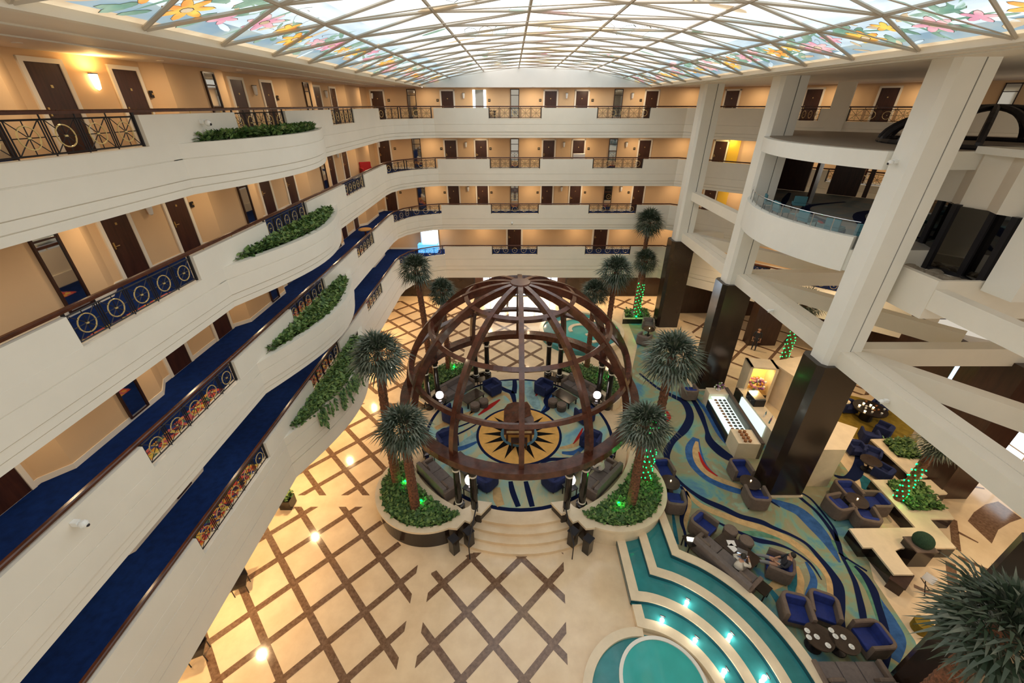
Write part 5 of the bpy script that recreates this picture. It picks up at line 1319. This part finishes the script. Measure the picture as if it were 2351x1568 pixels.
# ================================================================== PEOPLE
def person(loc, rz, label, joints, radii, edges, cloth_top, cloth_leg, headp, look, name='person', hair='hair', hands=()):
    """one skinned body; clothing is coloured by region, hair is a child"""
    t = thing(name, label, 'person', loc, rz)
    names = list(joints); me = bpy.data.meshes.new('body'); me.from_pydata([joints[n] for n in names], [(names.index(a), names.index(b)) for a, b in edges], [])
    o = bpy.data.objects.new('body', me); COL.objects.link(o); o.parent = t
    sk = o.modifiers.new('skin', 'SKIN'); sk.use_smooth_shade = True
    for i, n in enumerate(names):
        r = radii[n]; me.skin_vertices[0].data[i].radius = r if isinstance(r, tuple) else (r, r)
        me.skin_vertices[0].data[i].use_root = (n == 'pelvis')
    ss = o.modifiers.new('sub', 'SUBSURF'); ss.levels = 2; ss.render_levels = 2
    # bake so that the regions can take their own cloth
    dg = bpy.context.evaluated_depsgraph_get(); dg.update(); ev = o.evaluated_get(dg); bm = bpy.data.meshes.new_from_object(ev); bpy.data.objects.remove(o)
    o = bpy.data.objects.new('body', bm); COL.objects.link(o); o.parent = t
    bm.materials.clear()
    for n in ('skin', cloth_top, cloth_leg, 'iron'): bm.materials.append(MATS[n])
    J = {n: Vector(joints[n]) for n in names}
    for f in bm.polygons:
        f.use_smooth = True
        c = f.center; n = min(names, key=lambda k: (J[k]-c).length)
        f.material_index = 0 if n.startswith(('hand', 'neck', 'head', 'wrist')) else 3 if n.startswith(('foot', 'toe')) else 2 if n.startswith(('hip', 'knee', 'ankle', 'thigh', 'shin')) else 1
    # head
    h = Vector(headp); m = MB().mat('skin'); m.sphere(h, .095, 16, 12, 1.25)
    d = Vector(look).normalized(); s = Vector((-d.y, d.x, 0)).normalized(); u = d.cross(s)*-1
    if u.z < 0: u = -u
    m.sphere(h+d*.098-u*.01, .018, 6, 5); 
    for k in (-1, 1): m.sphere(h+s*k*.095, .022, 6, 5)
    hd = m.build('head', t, smooth=True)
    m = MB().mat('iron')
    for k in (-1, 1): m = MB().mat('iron'); m.sphere(h+d*.088+s*k*.034+u*.02, .011, 6, 5); m.build('eye', hd)
    m = MB().mat('flower_pink'); m.obox(h+d*.09-u*.05, (.012, .04, .01), math.atan2(d.y, d.x)); m.build('mouth', hd)
    m = MB().mat(hair); m.sphere(h-d*.018+Vector((0, 0, .022)), .1, 16, 10, 1.2); m.build('hair', t, smooth=True)
    for hp, dr in hands:
        hp = Vector(hp); dr = Vector(dr).normalized(); sd = Vector((-dr.y, dr.x, 0)).normalized()
        for k in range(4):
            m = MB().mat('skin'); b = hp+sd*(.018*(k-1.5))+dr*.04; L = (.06, .07, .066, .05)[k]
            m.tube([b, b+dr*L*.5+Vector((0, 0, -.004)), b+dr*L*.85+Vector((0, 0, -.02))], [.009, .008, .006], 6); m.build('finger', t)
        m = MB().mat('skin'); b = hp+sd*.03; m.tube([b, b+sd*.025+dr*.03, b+sd*.02+dr*.055], [.011, .009, .007], 6); m.build('thumb', t)
    return t
def seated(loc, rz, label, lean=0, legs=0, arms='lap', top='shirt', bot='trousers', sc=1.0, hair='hair'):
    # seat height .45; front is -Y
    J = {'pelvis': (0, .08, .53), 'waist': (0, .08-.04*lean, .68), 'chest': (0, .08-.16*lean, .90), 'neck': (0, .07-.26*lean, 1.08)}
    R = {'pelvis': (.15, .12), 'waist': (.14, .11), 'chest': (.17, .12), 'neck': .055}
    E_ = [('pelvis', 'waist'), ('waist', 'chest'), ('chest', 'neck')]; H = []
    for s, n in ((-1, 'l'), (1, 'r')):
        kx = s*.13; ky = -.42-.1*legs; kz = .50; ay = -.5-.45*legs; az = .08+.2*legs
        J.update({'thigh'+n: (s*.1, -.04, .53), 'knee'+n: (kx, ky, kz), 'shin'+n: (kx, (ky+ay)/2, (kz+az)/2), 'ankle'+n: (kx, ay, az+.02), 'toe'+n: (kx, ay-.17, az-.03+.1*legs)})
        R.update({'thigh'+n: .1, 'knee'+n: .068, 'shin'+n: .056, 'ankle'+n: .042, 'toe'+n: .036})
        E_ += [('pelvis', 'thigh'+n), ('thigh'+n, 'knee'+n), ('knee'+n, 'shin'+n), ('shin'+n, 'ankle'+n), ('ankle'+n, 'toe'+n)]
        sh = Vector((s*.19, .09-.2*lean, 1.0))
        if arms == 'lap': el = Vector((s*.27, -.02-.25*lean, .76)); wr = Vector((s*.1, -.27-.2*lean, .68))
        else: el = Vector((s*.3, -.08-.2*lean, .85)); wr = Vector((s*.12, -.38-.2*lean, .8))
        hd = wr+(wr-el).normalized()*.07
        J.update({'shoulder'+n: tuple(sh), 'elbow'+n: tuple(el), 'wrist'+n: tuple(wr), 'hand'+n: tuple(hd)}); R.update({'shoulder'+n: .066, 'elbow'+n: .046, 'wrist'+n: .03, 'hand'+n: (.036, .02)})
        E_ += [('chest', 'shoulder'+n), ('shoulder'+n, 'elbow'+n), ('elbow'+n, 'wrist'+n), ('wrist'+n, 'hand'+n)]
        H.append((hd, wr-el))
    hp = (0, .05-.34*lean, 1.2-.03*lean); t = person(loc, rz, label, J, R, E_, top, bot, hp, (0, -1, -.3), hair=hair, hands=H); t.scale = (sc,)*3; return t
def standing(loc, rz, label, top, bot):
    J = {'pelvis': (0, 0, .95), 'waist': (0, 0, 1.1), 'chest': (0, 0, 1.33), 'neck': (0, 0, 1.51)}; R = {'pelvis': (.15, .11), 'waist': (.14, .1), 'chest': (.17, .115), 'neck': .052}
    E_ = [('pelvis', 'waist'), ('waist', 'chest'), ('chest', 'neck')]; H = []
    for s, n in ((-1, 'l'), (1, 'r')):
        J.update({'thigh'+n: (s*.09, 0, .85), 'knee'+n: (s*.1, -.02, .48), 'ankle'+n: (s*.11, .02, .09), 'toe'+n: (s*.12, -.14, .04)}); R.update({'thigh'+n: .1, 'knee'+n: .062, 'ankle'+n: .042, 'toe'+n: .036})
        E_ += [('pelvis', 'thigh'+n), ('thigh'+n, 'knee'+n), ('knee'+n, 'ankle'+n), ('ankle'+n, 'toe'+n)]
        J.update({'shoulder'+n: (s*.19, 0, 1.43), 'elbow'+n: (s*.25, .02, 1.14), 'wrist'+n: (s*.24, -.08, .9), 'hand'+n: (s*.235, -.1, .82)}); R.update({'shoulder'+n: .062, 'elbow'+n: .044, 'wrist'+n: .03, 'hand'+n: (.034, .02)})
        E_ += [('chest', 'shoulder'+n), ('shoulder'+n, 'elbow'+n), ('elbow'+n, 'wrist'+n), ('wrist'+n, 'hand'+n)]; H.append(((s*.235, -.1, .82), (0, -.15, -1)))
    return person(loc, rz, label, J, R, E_, top, bot, (0, -.01, 1.66), (0, -1, 0), hands=H)
x, y = 3.98, 13.42
seated((x, y, ZP), face(x, y, DX, DY), 'person in a cream shirt leaning forward on the right front sofa of the dome', lean=.7)
seated((8.28, 9.2, ZL), ca+.1, 'person in a pale shirt seated on the lounge sofa beside the laptop', lean=.45, arms='reach', top='shirt', bot='trousers')
p = at(1790, 1302, .42); q = at(1700, 1262, .5)
seated((p[0], p[1], ZL), face(p[0], p[1], q[0], q[1]), 'person in a dark vest reclining in the tub chair with legs stretched out', lean=-.35, legs=1, top='vest', bot='grey_cloth')
standing((17.4, 25.9, .01), -.6, 'standing person in a dark suit in the passage beyond the second column', 'vest', 'vest')
standing((-.4, 33.0, .01), 1.2, 'small distant figure standing in the bright entrance', 'grey_cloth', 'trousers')
# ================================================================== LIGHTS OF THE GALLERIES
def mk_down():
    t = thing('downlight', None, 'downlight'); m = MB().mat('casing'); m.lathe(0, 0, [(.05, 0), (.09, 0), (.09, -.015), (.05, -.02)], 14); m.build('trim_ring', t)
    m = MB().mat('bulb'); m.lathe(0, 0, [(.001, -.004), (.055, -.004), (.055, -.012), (.001, -.012)], 12); m.build('lens', t); return t
down = Maker(mk_down)
for li, z in enumerate(FL):
    zs = z+(2.26 if li == 0 else 2.34)
    for k, y in enumerate([2.5, 6.3, 10.2, 14.1, 18.0, 21.9, 25.8, 29.7, 33.2]):
        if li == 0 and y > 5: down((-9.9, y, zs), 0, 'round recessed downlight, top gallery, left side, %s from the camera' % ORD[k-1], 'ceiling downlights')
        area((-9.6, y, zs-.03), .14, 15 if li == 0 else 14, WARM, name='gallery_light')
    for k, x in enumerate([-6.2, -2.4, 1.5, 5.4, 9.3, 13.0]):
        if li == 0: down((x, 34.2, zs), 0, 'round recessed downlight, top gallery, far side, %s from the left' % ORD[k], 'ceiling downlights')
        area((x, 33.9, zs-.03), .14, 19, WARM, name='gallery_light')
    for k, (x, y) in enumerate([(16.5, 32.2), (19.6, 29.4), (22.7, 26.7)]):
        if li == 0: down((x, y, zs), 0, 'round recessed downlight, right end of the top gallery, %s from the columns' % ORD[k], 'ceiling downlights')
        area((x-.3, y-.3, zs-.03), .14, 24, WARM, name='gallery_light')
for y in (3, 8, 13, 18, 23, 28):     # lobby lights under the lowest gallery
    area((-9.6, y, 2.95), .16, 75, (1, .68, .34), name='lobby_light')
for x in (-7, -2, 3, 8, 13): area((x, 34.0, 2.95), .16, 70, (1, .70, .38), name='lobby_light')
for x, y in ((15.5, 27), (20, 23), (17, 18), (15.5, 13.5), (18.5, 9), (22, 14), (16, 5)): area((x, y, 6.6), .25, 80, (1, .72, .44), name='lobby_light')
